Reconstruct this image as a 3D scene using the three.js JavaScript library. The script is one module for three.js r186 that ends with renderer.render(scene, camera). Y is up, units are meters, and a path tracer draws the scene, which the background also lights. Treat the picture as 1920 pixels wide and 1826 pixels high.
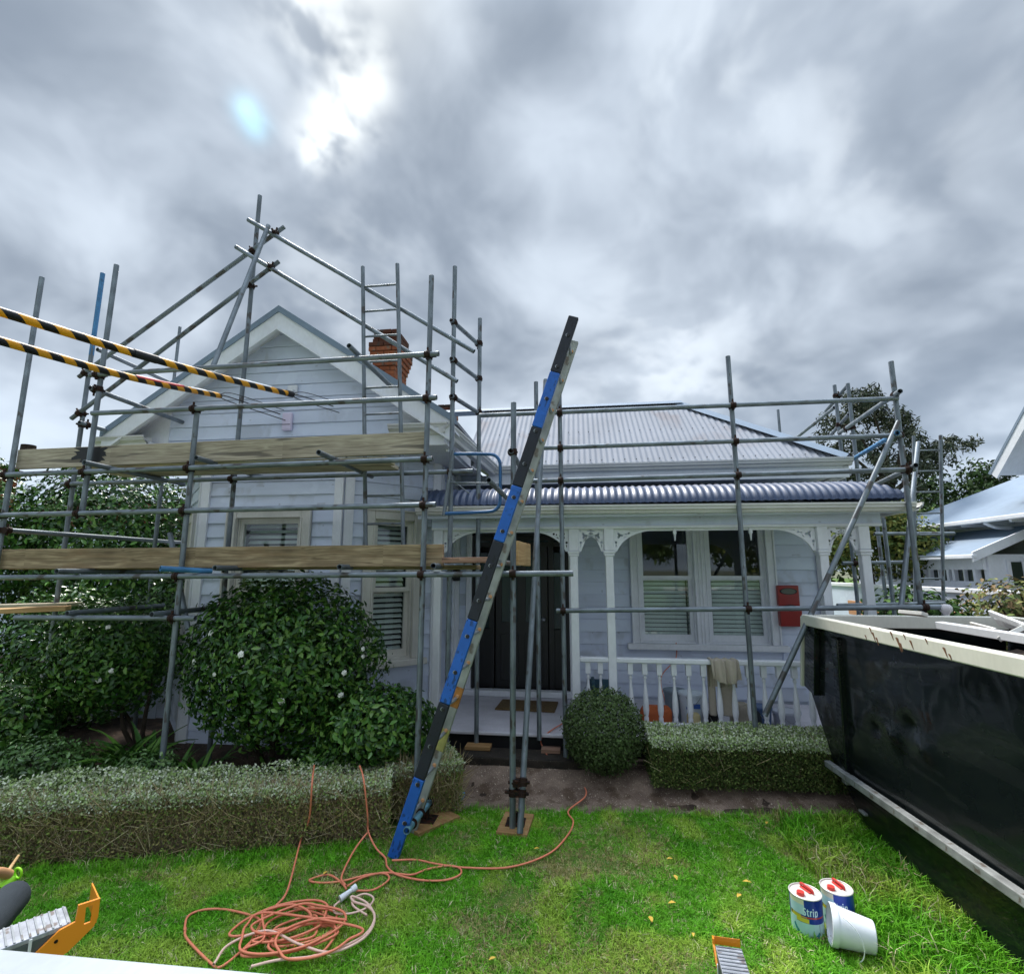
import * as THREE from 'three';
import { mergeGeometries, mergeVertices } from 'three/addons/utils/BufferGeometryUtils.js';
import { RoundedBoxGeometry } from 'three/addons/geometries/RoundedBoxGeometry.js';

// ---------- camera, sky, sun, exposure ----------
const R = THREE.MathUtils.degToRad, V3 = (x, y, z) => new THREE.Vector3(x, y, z);
const scene = new THREE.Scene();
const camera = new THREE.PerspectiveCamera(87.12, 1920 / 1826, 0.05, 400);
camera.position.set(0, 2.0, 0);
camera.rotation.order = 'YXZ';
camera.rotation.set(R(9.29), R(7.5), 0);
camera.updateMatrixWorld();
const renderer = new THREE.WebGLRenderer({ antialias: true });
renderer.setSize(1024, 973);
renderer.toneMapping = THREE.LinearToneMapping;
renderer.toneMappingExposure = 3.7;
renderer.shadowMap.enabled = true;

// photo pixel (1920 x 1826) to a direction, and to a point on a plane x =, y = or z = const
const FOC = 960;
function ray(u, v) { return V3((u - 960) / FOC, -(v - 913) / FOC, -1).applyEuler(camera.rotation); }
function px(u, v, c) {
  const d = ray(u, v), o = camera.position;
  const t = c.z !== undefined ? (c.z - o.z) / d.z : c.y !== undefined ? (c.y - o.y) / d.y : (c.x - o.x) / d.x;
  return d.multiplyScalar(t).add(o);
}
// seeded random + lattice noise
function rng(seed) { let s = seed >>> 0; return () => { s = (s + 0x6D2B79F5) | 0; let t = Math.imul(s ^ (s >>> 15), 1 | s); t = (t + Math.imul(t ^ (t >>> 7), 61 | t)) ^ t; return ((t ^ (t >>> 14)) >>> 0) / 4294967296; }; }
const RND = rng(77);
const rr = (a, b, r = RND) => a + (b - a) * r();
function h2(x, y, s) { let n = Math.imul(x, 374761393) + Math.imul(y, 668265263) + Math.imul(s, 982451653); n = Math.imul(n ^ (n >>> 13), 1274126177); return ((n ^ (n >>> 16)) >>> 0) / 4294967296; }
const sm = (a, b, x) => { const t = Math.min(1, Math.max(0, (x - a) / (b - a))); return t * t * (3 - 2 * t); };
function vn(x, y, s = 0, w = 0) {
  const xi = Math.floor(x), yi = Math.floor(y), fx = x - xi, fy = y - yi, m = w ? (k => ((k % w) + w) % w) : (k => k);
  const a = fx * fx * (3 - 2 * fx), b = fy * fy * (3 - 2 * fy), x0 = m(xi), x1 = m(xi + 1), y0 = m(yi), y1 = m(yi + 1);
  return (h2(x0, y0, s) * (1 - a) + h2(x1, y0, s) * a) * (1 - b) + (h2(x0, y1, s) * (1 - a) + h2(x1, y1, s) * a) * b;
}
function fbm(x, y, s = 0, o = 5, w = 0) { let f = 0, a = .5, t = 0; for (let i = 0; i < o; i++) { f += a * vn(x, y, s + i * 17, w); t += a; a *= .5; x *= 2; y *= 2; w *= 2; } return f / t; }

// overcast sky, one float equirect map
const sunDir = ray(600, -220).normalize();
{
  const W = 2048, H = 1024, D = new Float32Array(W * H * 4), d = V3(0, 0, 0);
  const tears = [[600, -220, .09, 1.6], [575, -90, .06, 1.3], [545, 5, .03, 1.1], [575, 40, .028, 1.2], [615, 55, .026, 1.1], [650, 85, .03, 1.4], [690, 110, .026, 1.2], [695, 160, .024, 1.3], [660, 175, .03, 1.5], [635, 220, .03, 1.6], [605, 262, .026, 1.5], [592, 288, .018, 1.3], [700, 60, .024, .7], [685, 240, .024, .5], [1360, 150, .09, .22], [1640, 240, .10, .2], [1250, 690, .10, .28], [620, 520, .09, .2]].map(([u, v, s, k]) => [ray(u, v).normalize(), 1 / (s * s), k]), blue = ray(478, 240).normalize(), blue2 = ray(462, 205).normalize();
  for (let j = 0; j < H; j++) for (let i = 0; i < W; i++) {
    const th = (i + .5) / W * 2 * Math.PI - Math.PI, ph = ((j + .5) / H - .5) * Math.PI;
    d.set(Math.cos(ph) * Math.cos(th), Math.sin(ph), Math.cos(ph) * Math.sin(th));
    const k = 1 / (Math.max(d.y, 0) + .34), cx = d.x * k, cz = d.z * k;
    const wx = fbm(cx * 1.6 + 3.1, cz * 1.6, 5, 4) - .5, wz = fbm(cx * 1.6, cz * 1.6 + 9.7, 9, 4) - .5;
    const n = fbm(cx * 2.1 + wx * .9 + 713.5, cz * 2.1 + wz * .9 + 374.5, 1, 6), n2 = fbm(cx * 7 + wx * 2.4, cz * 7 + wz * 2.4, 31, 5), n3 = fbm(cx * 13 + wx * 4, cz * 13 + wz * 4, 37, 5);
    const t = sm(.28, .70, n * .64 + n2 * .24 + n3 * .12);                           // 0 = dark cloud base, 1 = thin cloud
    const el = Math.max(d.y, 0), cie = 1 + 5 * sm(.78, 1, el);          // overcast sky, brighter to the zenith
    const low = 1 - sm(.0, .4, el);
    let r = (.080 + .118 * t) * cie, g = (.097 + .127 * t) * cie, b = (.122 + .135 * t) * cie;
    r += low * .032; g += low * .044; b += low * .058;
    let br = Math.exp(-(1 - d.dot(sunDir)) * 30) * .03; const tear = sm(.42, .62, n3 * .6 + n2 * .4); let hole = 0;
    for (const [q, w, a] of tears) hole = Math.max(hole, a * Math.exp(-(1 - d.dot(q)) * w));
    br += hole * .14 * (.04 + 1.1 * tear);
    const a3 = (.4 + .8 * tear) * Math.exp(-(1 - d.dot(blue)) * 7000) + .5 * Math.exp(-(1 - d.dot(blue2)) * 6000);
    r += br * 1.0 + a3 * .08; g += br * .99 + a3 * .22; b += br * .90 + a3 * .29;
    if (d.y < 0) { const f = Math.min(1, -d.y * 8); r = r * (1 - f) + .10 * f; g = g * (1 - f) + .11 * f; b = b * (1 - f) + .08 * f; }
    const o = (j * W + i) * 4; D[o] = r; D[o + 1] = g; D[o + 2] = b; D[o + 3] = 1;
  }
  const sky = new THREE.DataTexture(D, W, H, THREE.RGBAFormat, THREE.FloatType);
  sky.mapping = THREE.EquirectangularReflectionMapping; sky.magFilter = THREE.LinearFilter; sky.minFilter = THREE.LinearFilter; sky.needsUpdate = true;
  scene.background = sky; scene.environment = sky;
  scene.backgroundIntensity = 1; scene.environmentIntensity = 1;
}
const sun = new THREE.DirectionalLight(new THREE.Color(1, .96, .9), 1.5);
sun.position.copy(sunDir).multiplyScalar(40); sun.castShadow = true; sun.shadow.radius = 26;
sun.shadow.mapSize.set(2048, 2048); Object.assign(sun.shadow.camera, { left: -16, right: 16, top: 16, bottom: -16, near: 1, far: 90 });
scene.add(sun, sun.target);

// ---------- helpers ----------
const taken = {};
function numbered(n) { const k = taken[n] = (taken[n] ?? -1) + 1; return k ? `${n}_${String(k).padStart(3, '0')}` : n; }
function mesh(name, geo, mat, parent) { const m = new THREE.Mesh(geo, mat); m.name = name; m.castShadow = m.receiveShadow = true; parent.add(m); return m; }
function part(name, parent) { const g = new THREE.Group(); g.name = name; parent.add(g); return g; }
function tag(o, label, category, group) { o.userData.label = label; o.userData.category = category; if (group) o.userData.group = group; return o; }
function thing(name, label, category, pos = [0, 0, 0], turn = 0, group) { const o = new THREE.Group(); o.name = numbered(name); o.position.set(...pos); o.rotation.y = turn; scene.add(o); return tag(o, label, category, group); }
function one(name, geo, mat, label, category, group) { return tag(mesh(numbered(name), geo, mat, scene), label, category, group); }
function structure(name, geo, mat) { const m = mesh(name, geo, mat, scene); m.userData.kind = 'structure'; return m; }
function copy(src, pos, turn, label) { const o = src.clone(); o.name = numbered(src.name); o.userData = { ...src.userData }; o.position.set(...pos); o.rotation.y = turn; if (label) o.userData.label = label; scene.add(o); return o; }

// uv in metres from the dominant axis of each face
function muv(geo, ox = 0, oy = 0) {
  const g = geo.index ? geo.toNonIndexed() : geo, p = g.attributes.position, n = g.attributes.normal, uv = new Float32Array(p.count * 2);
  for (let i = 0; i < p.count; i += 3) {
    let ax = 0, ay = 0, az = 0;
    for (let k = 0; k < 3; k++) { ax += Math.abs(n.getX(i + k)); ay += Math.abs(n.getY(i + k)); az += Math.abs(n.getZ(i + k)); }
    for (let k = 0; k < 3; k++) {
      const x = p.getX(i + k), y = p.getY(i + k), z = p.getZ(i + k); let u, v;
      if (ax >= ay && ax >= az) { u = z; v = y; } else if (ay >= az) { u = x; v = z; } else { u = x; v = y; }
      uv[(i + k) * 2] = u + ox; uv[(i + k) * 2 + 1] = v + oy;
    }
  }
  g.setAttribute('uv', new THREE.BufferAttribute(uv, 2)); return g;
}
function bx(w, h, d, x = 0, y = 0, z = 0, o = 0) { return muv(new THREE.BoxGeometry(w, h, d).translate(x, y, z), o, o * .37); }
function rb(w, h, d, r, x = 0, y = 0, z = 0, o = 0) { return muv(new RoundedBoxGeometry(w, h, d, 2, Math.min(r, w / 2.1, h / 2.1, d / 2.1)).translate(x, y, z), o, o * .37); }
const mg = (...a) => mergeGeometries(a.flat().map(g => { const k = g.index ? g.toNonIndexed() : g; for (const n of Object.keys(k.attributes)) if (!['position', 'normal', 'uv'].includes(n)) k.deleteAttribute(n); return k; }));
function aim(geo, a, b) { const q = new THREE.Quaternion().setFromUnitVectors(V3(0, 1, 0), b.clone().sub(a).normalize()); return geo.applyQuaternion(q).translate(a.x, a.y, a.z); }
// hollow steel tube from a to b
function tubeGeo(a, b, r = .0242, wall = .004, seg = 14) {
  const L = a.distanceTo(b), ri = r - wall;
  const g = new THREE.LatheGeometry([[ri, 0], [r - .0008, 0], [r, .0008], [r, .004], [r, L - .004], [r, L - .0008], [r - .0008, L], [ri, L], [ri, 0]].map(q => new THREE.Vector2(...q)), seg).toNonIndexed();
  const p = g.attributes.position, uv = g.attributes.uv, o = RND() * 7;
  for (let i = 0; i < p.count; i++) uv.setXY(i, uv.getX(i) * .16 + o, p.getY(i) + o);
  return aim(g, a, b);
}
function rod(a, b, r0, r1 = r0, seg = 8) { const L = a.distanceTo(b), g = new THREE.CylinderGeometry(r1, r0, L, seg).translate(0, L / 2, 0); const uv = g.attributes.uv; for (let i = 0; i < uv.count; i++) uv.setXY(i, uv.getX(i) * r0 * 6, uv.getY(i) * L); return aim(g.toNonIndexed(), a, b); }
// flat or curved wire along points
function wire(pts, r, seg = 120, closed = false, rad = 8) { return new THREE.TubeGeometry(new THREE.CatmullRomCurve3(pts, closed, 'catmullrom', .5), seg, r, rad, closed); }
function poly(pts, depth, bevel = 0) {                 // extruded outline in xy, from z = 0 to z = depth
  const s = new THREE.Shape(pts.map(p => new THREE.Vector2(...p)));
  return muv(new THREE.ExtrudeGeometry(s, { depth, bevelEnabled: bevel > 0, bevelSize: bevel, bevelThickness: bevel, bevelSegments: 1, curveSegments: 12 }));
}
// ---------- textures ----------
function tex(n, fn, srgb = true, m = n) {
  const D = new Uint8Array(n * m * 4);
  for (let j = 0; j < m; j++) for (let i = 0; i < n; i++) { const c = fn(i / n, j / m), o = (j * n + i) * 4; D[o] = c[0] * 255; D[o + 1] = c[1] * 255; D[o + 2] = c[2] * 255; D[o + 3] = 255; }
  const t = new THREE.DataTexture(D, n, m, THREE.RGBAFormat); t.wrapS = t.wrapT = THREE.RepeatWrapping; t.magFilter = THREE.LinearFilter; t.minFilter = THREE.LinearMipmapLinearFilter; t.generateMipmaps = true;
  if (srgb) t.colorSpace = THREE.SRGBColorSpace; t.needsUpdate = true; return t;
}
const rep = (t, x, y = x) => { const c = t.clone(); c.repeat.set(x, y); c.needsUpdate = true; return c; };
const cl = v => Math.min(1, Math.max(0, v));
const g1 = (v, a = 1, b = 1, c = 1) => [cl(v * a), cl(v * b), cl(v * c)];
const mix3 = (a, b, t) => [a[0] + (b[0] - a[0]) * t, a[1] + (b[1] - a[1]) * t, a[2] + (b[2] - a[2]) * t];
const T = {
  paint: tex(256, (x, y) => { const n = fbm(x * 6, y * 6, 3, 5, 6), f = vn(x * 90, y * 40, 8, 0); return g1(.90 + .10 * n + .03 * (f - .5), 1, 1, 1); }),
  boards: tex(512, (x, y) => { const n = fbm(x * 5, y * 5, 231, 5, 5), f = fbm(x * 3, y * 30, 233, 4, 3), d = sm(.58, .75, fbm(x * 9, y * 4, 235, 5, 9)), p = sm(.62, .68, fbm(x * 6, y * 6, 237, 4, 6)), k = vn(x * 26, y * 26, 239) > .965 ? 1 : 0; return mix3(mix3(g1(.90 + .10 * n + .05 * (f - .5)), [.74, .73, .70], d * .45), [.98, .98, .97], p * .7).map(v => v * (1 - .12 * k)); }),
  tube: tex(256, (x, y) => { const n = fbm(x * 8, y * 8, 12, 5, 8), s = fbm(x * 24, y * 3, 14, 4, 24), r = sm(.66, .74, fbm(x * 7, y * 7, 40, 4, 7)); return mix3(g1(.55 + .35 * n + .16 * (s - .5), .98, 1, 1.02), [.36, .27, .21], r * .5); }),
  rust: tex(128, (x, y) => { const n = fbm(x * 8, y * 8, 22, 5, 8); return mix3([.16, .13, .12], [.44, .25, .15], sm(.42, .7, n)); }),
  wood: tex(512, (x, y) => { const w = fbm(x * 4, y * 16, 5, 4, 4) * 1.2, g = vn(x * 4 + w * .2, y * 90 + w * 9, 6), n = fbm(x * 5, y * 5, 7, 5, 5), k = sm(.63, .72, fbm(x * 3, y * 9, 15, 3, 3)); return mix3(mix3([.78, .74, .66], [.50, .46, .40], cl(g * .7 + n * .9 - .3)), [.30, .28, .26], k * .6); }),
  mossy: tex(512, (x, y) => { const w = fbm(x * 4, y * 16, 25, 4, 4) * 1.2, g = vn(x * 4 + w * .2, y * 80 + w * 8, 26), n = fbm(x * 6, y * 6, 27, 5, 6), o = sm(.55, .75, fbm(x * 3, y * 5, 35, 4, 3)); return mix3(mix3([.74, .66, .54], [.40, .34, .26], cl(g * .7 + n * 1.1 - .4)), [.46, .36, .26], o * .5); }),
  fresh: tex(256, (x, y) => { const w = fbm(x * 3, y * 8, 45, 4, 3), g = vn(x * 2, y * 46 + w * 10, 46); return mix3([.87, .74, .54], [.72, .56, .36], cl(g * .7 + (w - .5))); }),
  galv: tex(512, (x, y) => { const n = fbm(x * 6, y * 6, 52, 5, 6), r = sm(.60, .72, fbm(x * 9, y * 4, 55, 5, 9)), r2 = sm(.50, .8, fbm(x * 5, y * 5, 56, 4, 5)); return mix3(g1(.78 + .14 * n, .99, 1, 1.03), [.74, .62, .58], r * r2 * .3); }),
  soil: tex(512, (x, y) => { const n = fbm(x * 10, y * 10, 62, 6, 10), c = vn(x * 120, y * 120, 63); const s = sm(.88, .93, vn(x * 70, y * 70, 65)); return mix3(mix3([.20, .16, .13], [.42, .35, .29], cl(n * 1.2 - .15 + (c - .5) * .35)), [.66, .60, .54], s * .8); }),
  gravel: tex(512, (x, y) => { const n = fbm(x * 8, y * 8, 162, 6, 8), c = vn(x * 150, y * 150, 163), s = sm(.84, .92, vn(x * 85, y * 85, 165)), d = sm(.55, .7, fbm(x * 6, y * 6, 167, 4, 6)); return mix3(mix3(mix3([.36, .30, .26], [.60, .53, .47], cl(n * 1.2 - .1 + (c - .5) * .5)), [.26, .20, .14], d * .5), [.85, .80, .72], s * .8); }),
  turf: tex(512, (x, y) => { const n = fbm(x * 12, y * 12, 72, 6, 12), c = vn(x * 160, y * 160, 73), d = sm(.55, .75, fbm(x * 5, y * 5, 75, 5, 5)); return mix3(mix3([.22, .34, .09], [.36, .46, .15], cl(n + (c - .5) * .5)), [.38, .32, .18], d * .6); }),
  brick: tex(256, (x, y) => { const n = fbm(x * 9, y * 9, 82, 5, 9), l = sm(.62, .75, fbm(x * 5, y * 5, 85, 4, 5)); return mix3(mix3([.58, .33, .21], [.80, .52, .34], n), [.55, .52, .47], l * .85); }),
  grain: tex(256, (x, y) => g1(fbm(x * 20, y * 20, 92, 5, 20)), false),
  chip: tex(256, (x, y) => { const n = fbm(x * 7, y * 7, 221, 5, 7), c = sm(.70, .74, vn(x * 40, y * 22, 223)) * sm(.5, .6, fbm(x * 6, y * 6, 225, 3, 6)), s = sm(.93, .96, vn(x * 5 + n, y * 120, 227)); return mix3(g1(.78 + .22 * n), [.55, .55, .52], cl(c * .8 + s * .5)); }),
  fine: tex(256, (x, y) => g1(vn(x * 128, y * 128, 95, 128) * .5 + .5 * vn(x * 64, y * 64, 96, 64)), false),
  scuff: tex(512, (x, y) => { const n = fbm(x * 8, y * 8, 101, 5, 8), s = sm(.60, .70, vn(x * 6 + fbm(x * 3, y * 3, 104, 3, 3) * 3, y * 60, 103)); return g1(cl(.22 + .26 * n + s * .3)); }, false),
};
const std = o => new THREE.MeshStandardMaterial(o), phy = o => new THREE.MeshPhysicalMaterial(o), C = (r, g, b) => new THREE.Color().setRGB(r, g, b);
const M = {
  wall: std({ color: C(.74, .81, .97), map: rep(T.boards, .45, .6), roughness: .62 }),
  wall2: std({ color: C(.71, .78, .95), map: rep(T.boards, .38, .7), roughness: .64 }),
  trim: std({ color: C(.86, .88, .93), map: rep(T.paint, .6, .6), roughness: .5 }),
  cream: std({ color: C(.74, .72, .66), map: rep(T.paint, .6, .6), roughness: .55 }),
  gutter: std({ color: C(.70, .70, .68), map: rep(T.paint, .6, .6), roughness: .42 }),
  tube: std({ color: C(.36, .40, .43), map: rep(T.tube, 1, 1), metalness: .5, roughness: .5, bumpMap: rep(T.grain, 2, 2), bumpScale: .0006 }),
  tubeBlue: std({ color: C(.10, .36, .70), map: rep(T.tube, 1.3, 1.3), roughness: .5 }),
  coupler: std({ color: C(.36, .34, .33), map: rep(T.rust, 6, 6), metalness: .4, roughness: .7 }),
  plank: std({ color: C(1, 1, .97), map: rep(T.wood, .55, 1.6), roughness: .9, bumpMap: rep(T.wood, .55, 1.6), bumpScale: .0012 }),
  mossy: std({ color: C(1, 1, .95), map: rep(T.mossy, .55, 1.6), roughness: .92, bumpMap: rep(T.mossy, .55, 1.6), bumpScale: .0012 }),
  fresh: std({ color: C(.82, .80, .78), map: rep(T.fresh, .8, 2), roughness: .8 }),
  sole: std({ color: C(.50, .44, .38), map: rep(T.fresh, 1.5, 2), roughness: .9 }),
  pink: std({ color: C(.78, .52, .46), map: rep(T.wood, .6, 1.4), roughness: .9 }),
  roof: std({ color: C(.36, .38, .41), map: rep(T.galv, .33, .33), roughness: .85 }),
  bull: phy({ color: C(.045, .07, .14), map: rep(T.paint, .5, .5), roughness: .5, clearcoat: .12, clearcoatRoughness: .3 }),
  door: phy({ color: C(.012, .012, .014), roughness: .42 }),
  glass: phy({ color: C(.92, .96, .95), transmission: 1, thickness: 0, roughness: .02, ior: 1.5, specularIntensity: 1 }),
  leadlight: phy({ color: C(.010, .03, .04), roughness: .2 }),
  blind: std({ color: C(.78, .80, .78), roughness: .6 }),
  dark: std({ color: C(.03, .032, .03), roughness: .8 }),
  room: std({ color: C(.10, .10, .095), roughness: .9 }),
  red: phy({ color: C(.33, .022, .018), map: rep(T.paint, 2, 2), roughness: .35, clearcoat: .3 }),
  brick: std({ color: C(.56, .47, .43), map: rep(T.brick, 2.5, 2.5), roughness: .95, bumpMap: rep(T.grain, 5, 5), bumpScale: .003 }),
  brick2: std({ color: C(.46, .36, .33), map: rep(T.brick, 2.1, 2.9), roughness: .95, bumpMap: rep(T.grain, 5, 5), bumpScale: .003 }),
  soot: std({ color: C(.17, .14, .13), map: rep(T.brick, 2, 2), roughness: .95 }),
  mortar: std({ color: C(.34, .31, .28), map: rep(T.soil, 2, 2), roughness: 1 }),
  skip: phy({ color: C(.005, .008, .009), roughness: .5, specularIntensity: .3, clearcoat: .6, clearcoatRoughness: .05 }),
  skipRim: std({ color: C(.76, .74, .64), map: rep(T.paint, .8, .8), roughness: .55 }),
  soil: std({ color: C(.62, .58, .54), map: rep(T.soil, 1.1, 1.1), roughness: 1, bumpMap: rep(T.soil, 1.1, 1.1), bumpScale: .02 }),
  path: std({ color: C(.95, .93, .92), map: rep(T.gravel, 1.3, 1.3), roughness: 1, bumpMap: rep(T.gravel, 1.3, 1.3), bumpScale: .015 }),
  turf: std({ color: C(.85, .95, .7), map: rep(T.turf, .9, .9), roughness: 1, bumpMap: rep(T.turf, .9, .9), bumpScale: .02 }),
  bark: std({ color: C(.12, .10, .08), map: rep(T.wood, 3, 1), roughness: 1, bumpMap: rep(T.grain, 6, 6), bumpScale: .006 }),
  concrete: std({ color: C(.30, .33, .33), map: rep(T.soil, 1.5, 1.5), roughness: .9 }),
  bounce_footpath: std({ color: C(.52, .51, .48), map: rep(T.paint, .3, .3), roughness: .9 }), asphalt: std({ color: C(.10, .10, .10), map: rep(T.soil, 1, 1), roughness: .95 }),
  deck: std({ color: C(.66, .64, .70), map: rep(T.paint, .7, .7), roughness: .6 }),
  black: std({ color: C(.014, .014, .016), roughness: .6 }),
  rubber: std({ color: C(.02, .02, .022), roughness: .75 }),
  white: std({ color: C(.80, .82, .84), map: rep(T.paint, 1, 1), roughness: .4 }),
  cordO: std({ color: C(.72, .22, .12), roughness: .55 }),
  cordW: std({ color: C(.74, .50, .40), roughness: .55 }),
  orange: phy({ color: C(.85, .28, .015), roughness: .42, clearcoat: .2 }),
  yellow: std({ color: C(.78, .45, .05), roughness: .5 }),
  coir: std({ color: C(.30, .19, .08), map: rep(T.grain, 8, 8), roughness: 1, bumpMap: rep(T.fine, 3, 3), bumpScale: .004 }),
  cloth: std({ color: C(.52, .46, .37), map: rep(T.paint, 2, 2), roughness: 1, bumpMap: rep(T.fine, 6, 6), bumpScale: .002 }),
  ironN: std({ color: C(.22, .29, .38), map: rep(T.paint, .3, .3), roughness: .7 }),
  alu: std({ color: C(.62, .64, .66), map: rep(T.tube, 2, 2), metalness: .6, roughness: .45 }),
  aluDark: std({ color: C(.11, .13, .14), map: rep(T.paint, 2, 2), metalness: .3, roughness: .5 }),
  lime: std({ color: C(.32, .75, .02), roughness: .5 }),
  denim: std({ color: C(.035, .045, .055), roughness: .95, bumpMap: rep(T.fine, 5, 5), bumpScale: .002 }),
  tan: std({ color: C(.50, .26, .12), roughness: .8 }),
};
M.tubeDark = M.tubeLight = M.tube; M.lilac = M.wall; M.lilac2 = M.wall2;      // one galvanised tube, one wall paint
// ---------- ground ----------
const groundY = (x, z) => .14 * sm(-4.85, -5.35, z);
{
  const g = new THREE.PlaneGeometry(300, 300, 1, 1).rotateX(-Math.PI / 2).translate(0, -.012, 0);
  const far = muv(g); structure('ground', far, M.turf);
  const b = new THREE.PlaneGeometry(22, 8.4, 60, 60).rotateX(-Math.PI / 2).translate(-2, 0, -8.9); const p = b.attributes.position;
  for (let i = 0; i < p.count; i++) p.setY(i, groundY(p.getX(i), p.getZ(i)) - .004 + (fbm(p.getX(i) * 3, p.getZ(i) * 3, 3) - .5) * .03);
  b.computeVertexNormals(); structure('garden_bed', muv(b), M.soil);
}
structure('bounce_footpath', bx(60, .05, 3.2, 0, -.02, 1.9), M.bounce_footpath); structure('road', bx(80, .04, 9, 0, -.03, 8.2), M.asphalt);  // unseen pale paving and road, added to bounce light onto the facade
const lawnEdge = x => -4.70 - .10 * x + .06 * (fbm(x * 2.2, 3, 9, 3) - .5);       // lawn ends at the path
const hedgeFront = x => -3.33 - .277 * (x + 3.9);
{
  // lawn sheet with a worn, uneven surface
  const nx = 110, nz = 70, P = [], I = [];
  for (let j = 0; j <= nz; j++) for (let i = 0; i <= nx; i++) {
    const x = -6.5 + 12 * i / nx, z0 = lawnEdge(x), z = 0.2 + (z0 - 0.2) * j / nz;
    P.push(x, .004 + (fbm(x * 2.5, z * 2.5, 13, 4) - .5) * .03 * sm(0, .3, z - z0), z);
  }
  for (let j = 0; j < nz; j++) for (let i = 0; i < nx; i++) { const a = j * (nx + 1) + i; I.push(a, a + 1, a + nx + 2, a, a + nx + 2, a + nx + 1); }
  const g = new THREE.BufferGeometry(); g.setAttribute('position', new THREE.Float32BufferAttribute(P, 3)); g.setIndex(I); g.computeVertexNormals();
  const n = g.attributes.normal; if (n.getY(0) < 0) { I.reverse(); g.setIndex(I); g.computeVertexNormals(); }
  structure('lawn', muv(g), M.turf);
  // path of packed gravel between lawn and house
  const Q = [], J = [];
  for (let j = 0; j <= 30; j++) for (let i = 0; i <= 60; i++) { const x = -1.15 + 7 * i / 60, z0 = lawnEdge(x) + .03, z = z0 + (-5.62 - z0) * j / 30; Q.push(x, groundY(x, z) + .002 + (fbm(x * 6, z * 6, 23, 4) - .5) * .022, z); }
  for (let j = 0; j < 30; j++) for (let i = 0; i < 60; i++) { const a = j * 61 + i; J.push(a, a + 1, a + 62, a, a + 62, a + 61); }
  const h = new THREE.BufferGeometry(); h.setAttribute('position', new THREE.Float32BufferAttribute(Q, 3)); h.setIndex(J); h.computeVertexNormals();
  structure('path', muv(h), M.path);
}
// ---------- villa ----------
const FL = .35, ZB = -5.5, ZW = -7.2, XR = -1.79, XL = -5.28;
const villa = thing('villa', 'lilac and white weatherboard villa with bay gable and bullnose veranda behind the scaffolding', 'house');
const BH = .163;
// one bevelled weatherboard with its own ends; profile thick at the lower edge
function boardGeo(a0, a1, b0, b1, y, h) {          // bottom from a0 to a1, top from b0 to b1
  const t0 = .024, t1 = .007, y0 = y, y1 = y + h - .004;
  const P = [[a0, y0, 0], [a1, y0, 0], [a1, y0, t0], [a0, y0, t0], [b0, y1, 0], [b1, y1, 0], [b1, y1, t1], [b0, y1, t1], [a0, y0 + .012, t0], [a1, y0 + .012, t0]];
  const F = [[0, 1, 2, 3], [3, 2, 9, 8], [8, 9, 6, 7], [7, 6, 5, 4], [1, 5, 6, 9], [1, 9, 9, 2], [0, 8, 7, 4], [0, 3, 8, 8]];
  const v = []; for (const [a, b, c, d] of F) { for (const k of [a, b, c]) v.push(...P[k]); if (c !== d) for (const k of [a, c, d]) v.push(...P[k]); }
  const g = new THREE.BufferGeometry(); g.setAttribute('position', new THREE.Float32BufferAttribute(v, 3)); g.computeVertexNormals(); return muv(g, RND() * 9, RND() * 9);
}
// wall in a local frame: x along, y up, z outwards; limits(y) gives the ends, openings leave gaps
function boardWall(pos, turn, y0, y1, limits, openings, mats, backs = []) {
  const w = part('wall', villa); w.position.set(...pos); w.rotation.y = turn;
  for (const g of backs) mesh('wall_lining', g, mats[0], w);
  for (let y = y0, k = 0; y < y1 - .02; y += BH, k++) {
    const h = Math.min(BH, y1 - y); const [a0, a1] = limits(y), [b0, b1] = limits(y + h);
    let spans = [[a0, a1, b0, b1]];
    for (const o of openings) if (y + h > o[2] + .01 && y < o[3] - .01) spans = spans.flatMap(s => {
      const out = []; if (Math.min(s[0], s[2]) < o[0] - .01 && Math.max(s[1], s[3]) > o[0]) out.push([s[0], o[0], s[2], o[0]]);
      if (Math.max(s[1], s[3]) > o[1] + .01 && Math.min(s[0], s[2]) < o[1]) out.push([o[1], s[1], o[1], s[3]]);
      if (!(Math.min(s[0], s[2]) < o[1] && Math.max(s[1], s[3]) > o[0])) out.push(s); return out;
    });
    for (const s of spans) if (s[1] - s[0] > .02) mesh('weatherboard', boardGeo(s[0], s[1], s[2], s[3], y, h), mats[k * 7 % 3 === 0 ? 1 : 0], w);
  }
  return w;
}
// a backing panel with rectangular holes, 8 cm thick behind the boards
function backing(pts, holes) {
  const s = new THREE.Shape(pts.map(p => new THREE.Vector2(...p)));
  for (const [x0, x1, y0, y1] of holes) s.holes.push(new THREE.Path([[x0, y0], [x0, y1], [x1, y1], [x1, y0]].map(p => new THREE.Vector2(...p))));
  return muv(new THREE.ExtrudeGeometry(s, { depth: .08, bevelEnabled: false }).translate(0, 0, -.081));
}
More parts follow.
